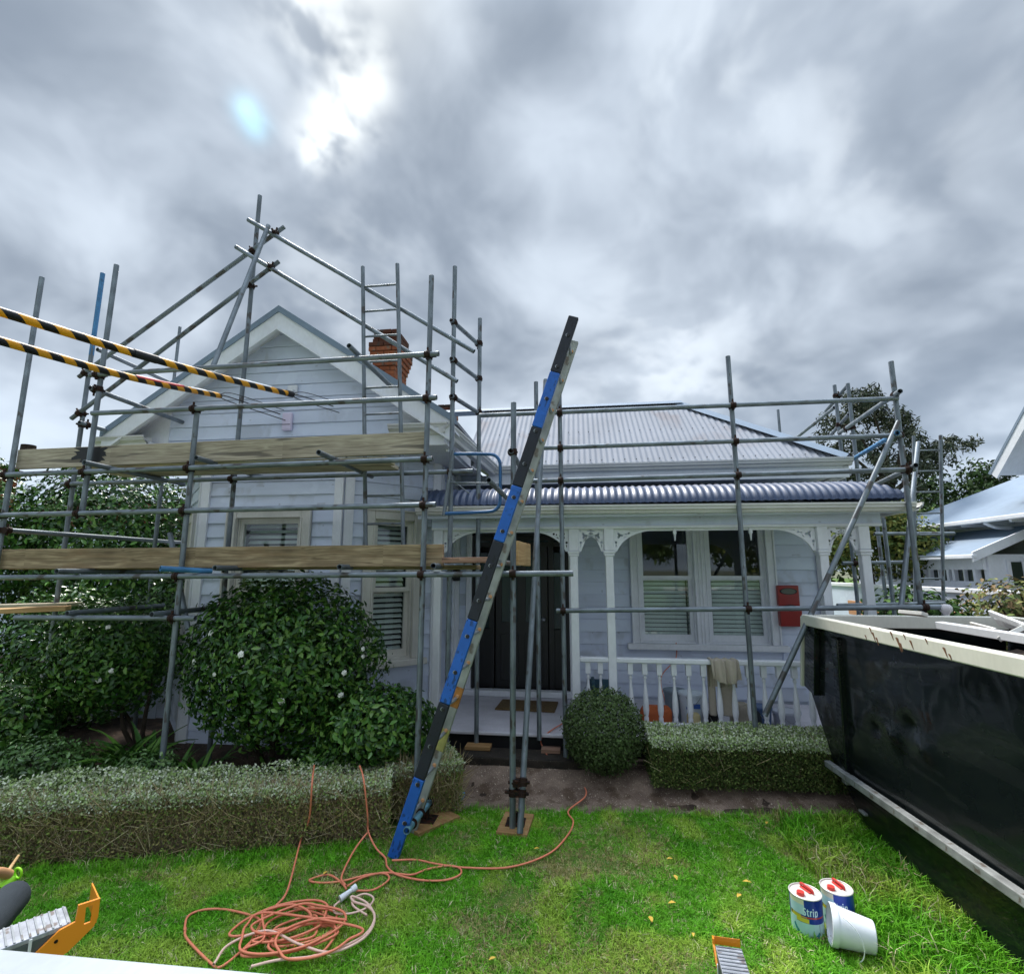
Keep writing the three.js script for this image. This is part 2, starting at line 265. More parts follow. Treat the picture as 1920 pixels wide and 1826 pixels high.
// sash window: casing, sill, two sashes with panes, slats inside
function sashWindow(host, pos, turn, x0, x1, y0, y1, o = {}) {
  const w = part('window', host); w.position.set(...pos); w.rotation.y = turn;
  const c = o.casing ?? .11, mat = o.mat ?? M.trim, W = x1 - x0, cx = (x0 + x1) / 2;
  mesh('casing', mg(rb(c, y1 - y0 + c, .05, .008, x0 - c / 2, (y0 + y1 + c) / 2, .035), rb(c, y1 - y0 + c, .05, .008, x1 + c / 2, (y0 + y1 + c) / 2, .035), rb(W - .004, c, .046, .008, cx, y1 + c / 2, .035)), mat, w);
  mesh('casing_bead', mg(rb(.022, y1 - y0 + c + .02, .02, .006, x0 - c, (y0 + y1 + c) / 2, .068), rb(.022, y1 - y0 + c + .02, .02, .006, x1 + c, (y0 + y1 + c) / 2, .068), rb(W + 2 * c - .03, .022, .02, .006, cx, y1 + c, .0675), rb(.018, y1 - y0, .03, .005, x0 - .008, (y0 + y1) / 2, .062), rb(.018, y1 - y0, .03, .005, x1 + .008, (y0 + y1) / 2, .062)), mat, w);
  if (!o.noSill) mesh('sill', rb(W + 2 * c + .14, .07, .13, .01, cx, y0 - .035, .062), mat, w);
  mesh('reveal', mg(bx(.02, y1 - y0, .13, x0 + .01, (y0 + y1) / 2, -.056), bx(.02, y1 - y0, .13, x1 - .01, (y0 + y1) / 2, -.056), bx(W - .042, .02, .13, cx, y1 - .01, -.056), bx(W - .042, .02, .13, cx, y0 + .01, -.056)), mat, w);
  const ym = y0 + (y1 - y0) * (o.mid ?? .5), r = .045;
  const sash = (a, b, z, rb_) => { mesh('sash', mg(bx(r, b - a, .035, x0 + .02 + r / 2, (a + b) / 2, z), bx(r, b - a, .035, x1 - .02 - r / 2, (a + b) / 2, z), bx(W - .04 - 2 * r, r, .0345, cx, b - r / 2, z), bx(W - .04 - 2 * r, rb_, .0345, cx, a + rb_ / 2, z)), mat, w);
    mesh('pane', bx(W - .05 - 2 * r, b - a - r - rb_ + .01, .004, cx, (a + b - r + rb_) / 2, z), M.glass, w); };
  sash(y0 + .02, ym, -.062, .085); sash(ym - .03, y1 - .02, -.02, .045);
  const zs = -.15;                                       // slats inside the room
  if (o.slat) for (let y = y0 + .05; y < (o.slatTop ?? y1) - .03; y += o.slat) { const g = bx(W - .09, .004, o.slat * .86, 0, 0, 0); g.rotateX(o.tilt ?? .9); mesh('blind_slat', g.translate(cx, y, zs), o.slatMat ?? M.blind, w); }
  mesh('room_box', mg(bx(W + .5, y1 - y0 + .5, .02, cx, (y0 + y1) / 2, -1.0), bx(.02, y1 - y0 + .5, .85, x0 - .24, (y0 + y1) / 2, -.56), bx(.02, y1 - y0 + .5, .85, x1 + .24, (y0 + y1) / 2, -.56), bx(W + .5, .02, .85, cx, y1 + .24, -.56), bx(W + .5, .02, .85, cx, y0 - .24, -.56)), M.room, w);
  return w;
}
const SOF = 3.36;                                        // soffit of the wing
// bay front
const bayX0 = -4.42, bayX1 = -2.66, CANT = .87;
{
  const cx = (bayX0 + bayX1) / 2, hw = (bayX1 - bayX0) / 2, wx0 = -.40, wx1 = .40, wy0 = .98, wy1 = 2.60;
  const op = [[wx0 - .12, wx1 + .12, wy0 - .08, wy1 + .12]], hole = [[wx0, wx1, wy0, wy1]];
  boardWall([cx, 0, ZB], 0, .1, SOF, () => [-hw + .05, hw - .05], op, [M.wall, M.wall2], [backing([[-hw, .05], [hw, .05], [hw, SOF], [-hw, SOF]], hole)]);
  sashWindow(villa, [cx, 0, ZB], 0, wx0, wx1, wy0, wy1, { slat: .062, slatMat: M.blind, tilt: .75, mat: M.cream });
  const L = CANT * Math.SQRT2, mx = CANT / 2;
  for (const s of [1, -1]) {
    const px_ = s > 0 ? bayX1 + mx : bayX0 - mx, turn = s * Math.PI / 4, hw2 = L / 2, a = -.26, b = .26;
    boardWall([px_, 0, ZB - mx], turn, .1, SOF, () => [-hw2 + .05, hw2 - .05], [[a - .12, b + .12, wy0 - .08, wy1 + .12]], [M.wall, M.wall2], [backing([[-hw2, .05], [hw2, .05], [hw2, SOF], [-hw2, SOF]], [[a, b, wy0, wy1]])]);
    sashWindow(villa, [px_, 0, ZB - mx], turn, a, b, wy0, wy1, { slat: .062, tilt: .75, mat: M.cream });
    mesh('corner_board', mg(bx(.10, SOF - .1, .03, s > 0 ? bayX1 - .05 : bayX0 + .05, SOF / 2 + .05, ZB + .032), bx(.10, SOF - .1, .03, 0, SOF / 2 + .05, .032).rotateY(turn).translate(px_ - s * (hw2 - .05) * Math.SQRT1_2, 0, ZB - mx + (hw2 - .05) * Math.SQRT1_2)), M.trim, villa);
    mesh('corner_board', bx(.10, SOF - .1, .03, 0, SOF / 2 + .05, .032).rotateY(turn).translate(px_ + s * (hw2 - .05) * Math.SQRT1_2, 0, ZB - mx - (hw2 - .05) * Math.SQRT1_2), M.trim, villa);
  }
}
// side walls of the wing
boardWall([XR, 0, -6.79], Math.PI / 2, .1, SOF, () => [-.41, .42], [], [M.lilac, M.lilac2], [backing([[-.45, .05], [.45, .05], [.45, SOF], [-.45, SOF]], [])]);
boardWall([XL, 0, -9.4], -Math.PI / 2, .1, SOF, () => [-3.05, 3.05], [], [M.wall, M.wall2], [backing([[-3.05, .05], [3.05, .05], [3.05, SOF], [-3.05, SOF]], [])]);
mesh('corner_board', mg(bx(.03, SOF - .12, .10, XR + .032, SOF / 2 + .05, -6.42), bx(.03, SOF - .12, .10, XR + .032, SOF / 2 + .05, -7.14)), M.trim, villa);
// soffit under the gable and eaves
mesh('soffit', mg(bx(XR - XL + .74, .02, 1.3, -3.535, SOF + .012, -5.96), bx(.42, .02, 1.0, XR + .18, SOF + .012, -7.08)), M.trim, villa);
// gable
const AX = -3.49, AY = 5.08, SL = .67;                    // apex of the barge boards and slope
{
  const wallTop = y => { const h = (AY - .12 - y) / SL; return Math.min(h, 1.46); };
  const gl = boardWall([AX, 0, ZB], 0, SOF + .04, AY - .16, y => [-wallTop(y), wallTop(y)], [], [M.wall, M.wall2], [backing([[-2.0, SOF + .03], [2.0, SOF + .03], [2.0, AY - .12 - 2.0 * SL], [0, AY - .12], [-2.0, AY - .12 - 2 * SL]], [])]);
  for (const s of [-1, 1]) {
    mesh('eave_panel', poly([[s * 1.46, SOF + .03], [s * 2.02, SOF + .03], [s * 2.02, AY - .13 - 2.02 * SL], [s * 1.46, AY - .13 - 1.46 * SL]], .03).translate(AX, 0, ZB + .002), M.trim, villa);
    const e = 2.16, n = Math.hypot(1, SL), bw = .225;
    mesh('barge_board', poly([[0, AY], [s * e, AY - e * SL], [s * e, AY - e * SL - bw * n], [0, AY - bw * n]], .03).translate(AX, 0, ZB + .21), M.trim, villa);
    mesh('barge_capping', poly([[0, AY + .035], [s * (e + .02), AY + .035 - (e + .02) * SL], [s * (e + .02), AY - .045 - (e + .02) * SL], [0, AY - .045]], .05).translate(AX, 0, ZB + .205), M.ironN, villa);
    mesh('barge_soffit', poly([[0, AY - .11], [s * e, AY - .11 - e * SL], [s * e, AY - .135 - e * SL], [0, AY - .135]], .25).translate(AX, 0, ZB - .045), M.trim, villa);
    mesh('barge_moulding', poly([[0, AY - bw * n + .035], [s * e, AY - e * SL - bw * n + .035], [s * e, AY - e * SL - bw * n], [0, AY - bw * n]], .02).translate(AX, 0, ZB + .2405), M.trim, villa);
    // roof plane of the wing, running back
    mesh('roof_slope', poly([[0, AY + .02], [s * e, AY + .02 - e * SL], [s * e, AY - .02 - e * SL], [0, AY - .02]], 5.5).translate(AX, 0, ZB - 5.35), M.roof, villa);
  }
  const alarm = part('alarm_box', villa); mesh('housing', rb(.12, .22, .05, .02, -3.40, 3.74, ZB + .045), std({ color: C(.74, .66, .84), roughness: .5 }), alarm); mesh('seam', bx(.10, .006, .004, -3.40, 3.70, ZB + .072), M.dark, alarm);
  mesh('cable_bracket', mg(rb(.13, .13, .03, .03, -3.37, 4.13, ZB + .035), rod(V3(-3.33, 4.03, ZB + .02), V3(-3.29, 4.02, ZB + .17), .012), rod(V3(-3.33, 4.10, ZB + .02), V3(-3.29, 4.09, ZB + .17), .012)), M.trim, villa);
}
// gutters: moulded profile swept along a line
function gutter(a, b, h = .105, d = .11, out = V3(0, 0, 1), name = 'gutter') {
  const prof = [[0, 0], [0, -h], [d * .55, -h], [d * .62, -h + .012], [d * .62, -h * .62], [d * .86, -h * .42], [d, -h * .30], [d, -.02], [d + .012, -.018], [d + .012, 0], [d - .004, 0], [d - .004, -.05], [.004, -.05], [.004, 0]];
  const s = new THREE.Shape(prof.map(p => new THREE.Vector2(...p))), L = a.distanceTo(b);
  const g = new THREE.ExtrudeGeometry(s, { depth: L, bevelEnabled: false });
  const zx = b.clone().sub(a).normalize(), ox = out.clone().addScaledVector(zx, -out.dot(zx)).normalize(), oy = V3().crossVectors(zx, ox).normalize();
  if (oy.y < 0) { g.scale(1, -1, 1); const n = g; n.applyMatrix4(new THREE.Matrix4().makeBasis(ox, oy, zx)); n.translate(a.x, a.y, a.z); n.computeVertexNormals(); return mesh(name, muv(n), M.gutter, villa); }
  g.applyMatrix4(new THREE.Matrix4().makeBasis(ox, oy, zx)).translate(a.x, a.y, a.z); return mesh(name, muv(g), M.gutter, villa);
}
const GY = 3.60, MG = 3.40;
gutter(V3(-5.78, GY - .02, ZB + .13), V3(-5.08, GY - .02, ZB + .13), .12, .12);
gutter(V3(-2.08, GY, ZB + .13), V3(-1.40, GY, ZB + .13), .12, .12);
gutter(V3(-1.50, GY, ZB + .24), V3(-1.19, MG, -6.82), .12, .12, V3(1, 0, 0));
mesh('eave_box', mg(bx(.66, .16, .24, -1.78, 3.44, ZB + .06), bx(.70, .16, .24, -5.42, 3.44, ZB + .06)), M.trim, villa);
mesh('fascia', mg(bx(.03, .17, 1.2, -1.47, 3.42, -6.12), bx(4.6, .20, .03, 1.08, MG - .14, -6.83)), M.trim, villa);

// ---------- veranda wall, door and windows ----------
{
  const x0 = XR, x1 = 3.14, H = 3.36, dx0 = -1.50, dx1 = -.16, dy = 2.52, wx = [.78, 1.50, 1.66, 2.42], wy0 = 1.06, wy1 = 2.62;
  boardWall([0, 0, ZW], 0, FL + .03, H, () => [x0 + .03, x1 - .06], [[dx0 - .1, dx1 + .02, 0, dy + .02], [wx[0] - .13, wx[3] + .13, wy0 - .1, wy1 + .13]], [M.lilac, M.lilac2],
    [backing([[x0, .1], [dx0, .1], [dx0, dy], [dx1, dy], [dx1, .1], [x1, .1], [x1, H], [x0, H]], [[wx[0], wx[1], wy0, wy1], [wx[2], wx[3], wy0, wy1]])]);
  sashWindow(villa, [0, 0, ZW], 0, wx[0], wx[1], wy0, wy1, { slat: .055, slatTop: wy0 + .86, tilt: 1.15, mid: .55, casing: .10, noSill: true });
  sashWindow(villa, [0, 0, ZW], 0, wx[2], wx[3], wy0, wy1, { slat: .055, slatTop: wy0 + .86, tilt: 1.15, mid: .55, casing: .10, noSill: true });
  mesh('window_sill', rb(2.0, .075, .13, .01, 1.60, wy0 - .037, ZW + .062), M.trim, villa);
  mesh('window_mullion', rb(.17, wy1 - wy0 + .08, .07, .01, 1.58, (wy0 + wy1) / 2, ZW + .03), M.trim, villa);
  mesh('corner_board', mg(bx(.10, H - FL, .03, x1 - .05, H / 2 + .2, ZW + .035), bx(.10, H - FL, .03, x0 + .05, H / 2 + .2, ZW + .035)), M.trim, villa);
  boardWall([x1, 0, ZW - 2.2], Math.PI / 2, .2, H, () => [-2.2, 2.17], [], [M.lilac, M.lilac2], [backing([[-2.2, .1], [2.2, .1], [2.2, H], [-2.2, H]], [])]);
  // entry: dark door with sidelights, set back in the opening
  const e = part('entrance', villa), zc = ZW - .16, cx = (dx0 + dx1) / 2;
  mesh('door_leaf', rb(.74, 1.98, .045, .006, cx, FL + .06 + .99, zc), M.door, e);
  for (const [a, b, c, d] of [[-.17, .17, FL + .16, FL + .78], [.17, .17, FL + .16, FL + .78]].map(q => [cx + q[0], q[1], q[2], q[3]])) mesh('door_panel', rb(.25, d - c, .02, .008, a, (c + d) / 2, zc + .03), M.door, e);
  for (const s of [-1, 1]) mesh('door_light', rb(.22, .92, .012, .004, cx + s * .17, FL + 1.40, zc + .028), M.leadlight, e);
  for (const s of [-1, 1]) { mesh('side_light', bx(.19, 1.05, .012, cx + s * .54, FL + 1.38, zc + .01), M.leadlight, e); mesh('side_panel', bx(.20, .78, .03, cx + s * .54, FL + .45, zc), M.door, e); }
  mesh('door_frame', mg(...[-.635, -.42, .42, .635].map(q => bx(.07, 2.12, .09, cx + q, FL + 1.06, zc)), bx(1.34, .06, .0895, cx, FL + 2.02, zc), bx(1.34, .10, .1, cx, FL + 2.13, zc - .001)), M.door, e);
  mesh('fanlight', bx(1.2, .05, .012, cx, FL + 2.07, zc + .01), M.leadlight, e);
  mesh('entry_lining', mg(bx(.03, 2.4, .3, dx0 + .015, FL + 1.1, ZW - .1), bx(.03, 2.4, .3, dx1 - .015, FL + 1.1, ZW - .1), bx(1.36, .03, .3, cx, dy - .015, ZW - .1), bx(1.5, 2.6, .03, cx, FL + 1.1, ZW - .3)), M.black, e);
  mesh('door_knob', mg(new THREE.SphereGeometry(.032, 14, 10).translate(cx + .31, FL + .98, zc + .065), rod(V3(cx + .31, FL + .98, zc + .02), V3(cx + .31, FL + .98, zc + .06), .014)), M.alu, e);
  mesh('door_step', rb(1.56, .075, .15, .012, cx - .02, FL + .04, ZW + .07), M.trim, e);
  mesh('door_casing', mg(bx(.08, 2.2, .04, dx0 - .05, FL + 1.15, ZW + .03), bx(.02, 2.2, .04, dx1 + .012, FL + 1.15, ZW + .03)), M.trim, e);
  const lamp = part('wall_sensor', villa); mesh('camera_head', mg(new THREE.SphereGeometry(.045, 14, 10).translate(XR + .09, 1.93, -6.9), rod(V3(XR + .02, 1.98, -6.9), V3(XR + .09, 1.93, -6.9), .018)), M.black, lamp); mesh('lamp_body', rb(.09, .18, .09, .012, XR + .08, 1.95, -7.08), M.black, lamp);
}
// deck and steps
{
  const d = part('veranda_deck', villa); const n = 34, x0 = XR + .02, x1 = 3.2;
  for (let i = 0; i < 12; i++) mesh('deck_board', bx(x1 - x0, .03, .1285, (x0 + x1) / 2, FL - .015, -5.665 - .13 * i, i * 1.3), M.deck, d);
  mesh('deck_edge', rb(x1 - x0, .035, .05, .01, (x0 + x1) / 2, FL - .018, -5.60), M.deck, d);
  mesh('deck_shadow_gap', bx(x1 - x0, .22, .03, (x0 + x1) / 2, FL - .14, -5.72), M.black, d);  // black strip painted in for the shadow gap below the deck edge
}
const step = thing('concrete_step', 'low grey concrete step below the veranda deck', 'step'); mesh('tread', rb(1.2, .10, .30, .015, -.62, .155, -5.42), M.concrete, step);
{ const mt = one('door_mat', rb(.72, .02, .46, .006, 0, 0, 0).rotateY(R(-3)).translate(-.68, FL + .012, -6.62), M.coir, 'brown coir door mat on the veranda deck', 'mat'); void mt; }

// ---------- veranda posts, fretwork, balustrade ----------
const ZP = -5.74, CAPY = 2.22, BEAM = 2.48;
const posts = [-1.62, -.067, .317, 2.50, 2.90];
posts.forEach((x, i) => {
  const p = part('veranda_post', villa); if (!i) x = -1.60;
  mesh('shaft', rb(.085, CAPY - FL, .085, .008, x, (CAPY + FL) / 2, ZP), M.trim, p);
  mesh('capital', mg(rb(.13, .028, .13, .006, x, CAPY - .02, ZP), rb(.11, .03, .11, .008, x, CAPY - .05, ZP)), M.trim, p);
  mesh('upper_block', rb(.105, BEAM - CAPY + .005, .105, .006, x, (CAPY + BEAM) / 2, ZP), M.trim, p);
});
mesh('veranda_beam', rb(4.75, .17, .10, .008, .70, BEAM + .085, ZP), M.lilac, villa);
mesh('veranda_beam_moulding', rb(4.75, .03, .06, .006, .70, BEAM - .012, ZP + .035), M.trim, villa);
mesh('veranda_ceiling', bx(4.95, .015, 1.4, .68, 2.66, -6.48), M.lilac, villa);
// fretwork bracket: fan with trefoil, drop and slit cut-outs (local corner at 0,0; runs +x and -y)
function fretShape(w, h, arch) {
  const s = new THREE.Shape(); s.moveTo(0, 0); s.lineTo(w, 0); s.lineTo(w, -.022);
  if (arch) { s.quadraticCurveTo(w * .55, -h * .36, .03, -h); } else { s.bezierCurveTo(w * .62, -.03, w * .22, -h * .42, .035, -h); }
  s.lineTo(0, -h); s.lineTo(0, 0);
  const hole = pts => s.holes.push(new THREE.Path(pts.map(p => new THREE.Vector2(...p))));
  const tre = []; for (let k = 0; k < 24; k++) { const a = k / 24 * 2 * Math.PI, r = .026 + .013 * Math.cos(3 * a); tre.push([.066 + r * Math.cos(a), -.072 + r * Math.sin(a)]); } hole(tre.reverse());
  const circ = (x, y, r) => { const q = []; for (let k = 0; k < 10; k++) { const a = -k / 10 * 2 * Math.PI; q.push([x + r * Math.cos(a), y + r * Math.sin(a)]); } hole(q); };
  circ(.022, -.018, .008); circ(.024, -h * .60, .014);
  hole([[.018, -h * .70], [.034, -h * .70], [.024, -h * .86]]);
  if (w > .2) { circ(.165, -.05, .013); circ(.135, -.058, .009); hole([[.10, -.014], [.10, -.026], [.16, -.024], [.17, -.014]]); hole([[.195, -.02], [.2, -.034], [.26, -.028], [.27, -.018]]); hole([[.12, -.085], [.105, -.108], [.14, -.088]]); }
  else { hole([[.095, -.014], [.10, -.026], [.14, -.026], [.145, -.014]]); circ(.125, -.05, .010); hole([[.105, -.078], [.11, -.088], [.143, -.072], [.14, -.062]]); }
  return s;
}
{
  const fan = new THREE.ExtrudeGeometry(fretShape(.42, .245, false), { depth: .022, bevelEnabled: false, curveSegments: 14 });
  const half = new THREE.ExtrudeGeometry(fretShape(.145, .245, true), { depth: .022, bevelEnabled: false, curveSegments: 10 });
  const put = (g, x, mir) => { const k = mir ? muv(g.clone().scale(-1, 1, 1)) : muv(g.clone()); if (mir) { const p = k.attributes.position.array, n = k.attributes.normal.array; for (const A of [p, n]) for (let i = 0; i < A.length; i += 9) for (let c = 0; c < 3; c++) { const t = A[i + 3 + c]; A[i + 3 + c] = A[i + 6 + c]; A[i + 6 + c] = t; } } mesh('fretwork_bracket', k.translate(x, BEAM - .026, ZP - .011), M.trim, villa); };
  put(fan, -1.545, false); put(fan, -.12, true); put(fan, .37, false); put(fan, 2.445, true);
  put(half, -.013, false); put(half, .263, true); put(half, 2.553, false); put(half, 2.847, true);
  mesh('fretwork_rail', mg(bx(1.42, .026, .024, -.83, BEAM - .039, ZP), bx(2.07, .026, .024, 1.41, BEAM - .039, ZP)), M.trim, villa);
  for (const x of [-.83, 1.02, 1.80]) mesh('drop_pendant', mg(rb(.035, .06, .035, .004, x, BEAM - .06, ZP + .02), new THREE.CylinderGeometry(.015, .006, .075, 4).toNonIndexed().translate(x, BEAM - .125, ZP + .02)), M.trim, villa);
}
{
  const b = part('balustrade', villa), ry = 1.07;
  mesh('hand_rail', mg(rb(.30, .05, .09, .012, .125, ry, ZP), rb(2.10, .05, .09, .012, 1.408, ry, ZP), rb(.31, .05, .09, .012, 2.70, ry, ZP)), M.trim, b);
  mesh('bottom_rail', mg(bx(.30, .05, .06, .125, FL + .08, ZP), bx(2.10, .05, .06, 1.408, FL + .08, ZP), bx(.31, .05, .06, 2.70, FL + .08, ZP)), M.trim, b);
  const prof = [[.0, .0], [.024, .0], [.024, .05], [.018, .055], [.024, .075], [.031, .12], [.030, .20], [.022, .29], [.014, .36], [.012, .42], [.019, .425], [.019, .44], [.012, .45], [.016, .47], [.026, .48], [.026, .58]];
  const h0 = ry - .025 - (FL + .105), lat = new THREE.LatheGeometry(prof.map(p => new THREE.Vector2(p[0], p[1] / .58 * h0)), 10).toNonIndexed();
  const cap = mg(muv(lat.translate(0, FL + .105, 0)), bx(.052, .115, .052, 0, ry - .0835, 0));
  for (let x = .50; x < 2.44; x += .1475) mesh('baluster', cap.clone().translate(x, 0, ZP), M.trim, b);
  for (const x of [.06, .19]) mesh('baluster', cap.clone().translate(x, 0, ZP), M.trim, b);
  for (const x of [2.63, 2.77]) mesh('baluster', cap.clone().translate(x, 0, ZP), M.trim, b);
}
// ---------- bullnose veranda roof ----------
const corrugate = (x, a = .0085) => a * Math.cos(x / .0762 * 2 * Math.PI);
{
  const x0 = -1.78, x1 = 3.24, prof = [];
  prof.push([0, 3.10], [.55, 3.04], [1.0, 2.985], [1.2, 2.955]); for (let k = 1; k <= 8; k++) { const a = k / 8 * Math.PI / 2 * .93; prof.push([1.2 + .50 * Math.sin(a), 2.955 - .27 * (1 - Math.cos(a))]); }
  const last = prof[prof.length - 1][0]; const r = part('bullnose_roof', villa);
  const at = t => { const f = t * (prof.length - 1), i = Math.min(prof.length - 2, Math.floor(f)), k = f - i; return [prof[i][0] + (prof[i + 1][0] - prof[i][0]) * k, prof[i][1] + (prof[i + 1][1] - prof[i][1]) * k]; };
  const NT = 22, ST = .0762 / 8, sheet = .762;
  for (let s0 = x0; s0 < x1 - .01; s0 += sheet) {
    const s1 = Math.min(x1, s0 + sheet), n = Math.max(2, Math.round((s1 - s0) / ST)), P = [], I = [];
    for (let i = 0; i <= n; i++) { const x = s0 + (s1 - s0) * i / n, c = corrugate(x);
      const tmin = x > x1 - last ? (x - (x1 - last)) / last : 0;              // hipped end: the sheet starts lower towards the end
      let f0 = 0; if (tmin > 0) { for (let q = 0; q <= 60; q++) if (at(q / 60)[0] <= tmin * last) f0 = q / 60; }
      for (let j = 0; j <= NT; j++) { const t = f0 + (1 - f0) * j / NT, [d, y] = at(t); const e = .02, [d2, y2] = at(Math.min(1, t + e)), [d1, y1] = at(Math.max(0, t - e)); const L = Math.hypot(d2 - d1, y2 - y1); P.push(x, y + c * (d2 - d1) / L, ZW + d + c * (y1 - y2) / L); } }
    for (let i = 0; i < n; i++) for (let j = 0; j < NT; j++) { const a = i * (NT + 1) + j; I.push(a, a + 1, a + NT + 2, a, a + NT + 2, a + NT + 1); }
    const g = new THREE.BufferGeometry(); g.setAttribute('position', new THREE.Float32BufferAttribute(P, 3)); g.setIndex(I); g.computeVertexNormals(); mesh('roof_sheet', muv(g), M.bull, r);
  }
  { // hipped return at the open end
    const P = [], I = [], n = 90; for (let i = 0; i <= n; i++) { const u = i / n, f = u; for (let j = 0; j <= NT; j++) { const t = j / NT, [d, y] = at(t); const z = ZW + .0 + d * f + 0; P.push(x1 - last + d, y + corrugate(d * f + .02, .006), z); } }
    for (let i = 0; i < n; i++) for (let j = 0; j < NT; j++) { const a = i * (NT + 1) + j; I.push(a, a + NT + 2, a + 1, a, a + NT + 1, a + NT + 2); }
    const g = new THREE.BufferGeometry(); g.setAttribute('position', new THREE.Float32BufferAttribute(P, 3)); g.setIndex(I); g.computeVertexNormals(); mesh('roof_return', muv(g), M.bull, r);
  }
  const sc = new THREE.SphereGeometry(.007, 6, 4).toNonIndexed(), ss = []; for (let x = x0 + .1; x < x1 - .5; x += .1524) { const [d, y] = at(.40); ss.push(sc.clone().translate(x, y + .010, ZW + d)); } mesh('roofing_screw', mg(ss), M.black, r);
  gutter(V3(-1.79, 2.695, ZW + last - .01), V3(3.26, 2.665, ZW + last - .01), .085, .10, V3(0, 0, 1), 'veranda_gutter');
  gutter(V3(3.24, 2.665, ZW + last + .05), V3(3.24, 2.665, ZW + .1), .085, .10, V3(1, 0, 0), 'veranda_gutter');
  mesh('veranda_fascia', bx(5.02, .10, .025, .72, 2.62, ZW + last - .03), M.lilac, villa);
}
// ---------- main roof ----------
{
  const ex1 = 3.36, ez = -6.80, ey = MG - .01, rz = -8.5, ry = 4.76, rx = 1.68, ex0 = -1.6; const r = part('main_roof', villa);
  const run = ez - rz, rise = ry - ey, L = Math.hypot(run, rise), ny = run / L, nz = rise / L, ST = .0762 / 8, sheet = .762;
  for (let s0 = ex0; s0 < ex1 - .01; s0 += sheet) {
    const s1 = Math.min(ex1, s0 + sheet), n = Math.round((s1 - s0) / ST), P = [], I = [], NT = 6;
    for (let i = 0; i <= n; i++) { const x = s0 + (s1 - s0) * i / n, c = corrugate(x, .0075), top = x > rx ? (ex1 - x) / (ex1 - rx) : 1; for (let j = 0; j <= NT; j++) { const t = top * j / NT; P.push(x, ey + rise * t + c * ny, ez - run * t + c * nz); } }
    for (let i = 0; i < n; i++) for (let j = 0; j < NT; j++) { const a = i * (NT + 1) + j; I.push(a, a + NT + 2, a + 1, a, a + NT + 1, a + NT + 2); }
    const g = new THREE.BufferGeometry(); g.setAttribute('position', new THREE.Float32BufferAttribute(P, 3)); g.setIndex(I); g.computeVertexNormals();
    const uv = []; for (let i = 0; i < P.length; i += 3) uv.push(P[i], Math.hypot(P[i + 1] - ey, P[i + 2] - ez)); g.setAttribute('uv', new THREE.Float32BufferAttribute(uv, 2));
    mesh('roof_sheet', g, M.roof, r);
  }
  { const P = [ex1, ey, ez, rx, ry, rz, ex1, ey, 2 * rz - ez, ex0, ry, rz, rx, ry, rz, ex1, ey, 2 * rz - ez, ex0, ry, rz, ex1, ey, 2 * rz - ez, ex0, ey, 2 * rz - ez]; const g = new THREE.BufferGeometry(); g.setAttribute('position', new THREE.Float32BufferAttribute(P, 3)); g.computeVertexNormals(); mesh('rear_slope', muv(g), M.roof, r); }
  // ridge and hip cappings
  const cap = (a, b) => { const d = b.clone().sub(a), s = V3(0, 0, 0); const side = V3(d.z, 0, -d.x).normalize().multiplyScalar(.13); void s; const q = [a.clone().add(side).setY(a.y - .035), a.clone().setY(a.y + .045), a.clone().sub(side).setY(a.y - .035), b.clone().add(side).setY(b.y - .035), b.clone().setY(b.y + .045), b.clone().sub(side).setY(b.y - .035)]; const P = []; for (const [i, j, k] of [[0, 1, 4], [0, 4, 3], [1, 2, 5], [1, 5, 4]]) for (const t of [i, j, k]) P.push(q[t].x, q[t].y, q[t].z); const g = new THREE.BufferGeometry(); g.setAttribute('position', new THREE.Float32BufferAttribute(P, 3)); g.computeVertexNormals(); return muv(g); };
  mesh('ridge_capping', cap(V3(ex0 - 1.5, ry, rz), V3(rx + .05, ry, rz)), M.ironN, r); mesh('hip_capping', cap(V3(rx, ry, rz), V3(ex1 + .02, ey + .02, ez + .02)), M.ironN, r);
  gutter(V3(-1.22, MG, ez - .03), V3(3.40, MG, ez - .03), .095, .115); gutter(V3(3.30, MG, ez + .03), V3(3.30, MG, -10.2), .095, .115, V3(1, 0, 0));
  mesh('eave_soffit', mg(bx(4.9, .015, .42, .75, MG - .235, -7.02), bx(.22, .015, 3.4, 3.26, MG - .235, -8.6)), M.trim, villa);
  mesh('eave_fascia', bx(.03, .2, 3.2, 3.31, MG - .14, -8.45), M.trim, villa);
  const sc = new THREE.SphereGeometry(.008, 6, 4).toNonIndexed(), ss = []; for (const t of [.06, .5]) for (let x = ex0 + .4; x < ex1 - (ex1 - rx) * t - .1; x += .1524) ss.push(sc.clone().translate(x, ey + rise * t + .014, ez - run * t + .004)); mesh('roofing_screw', mg(ss), M.black, r);
}
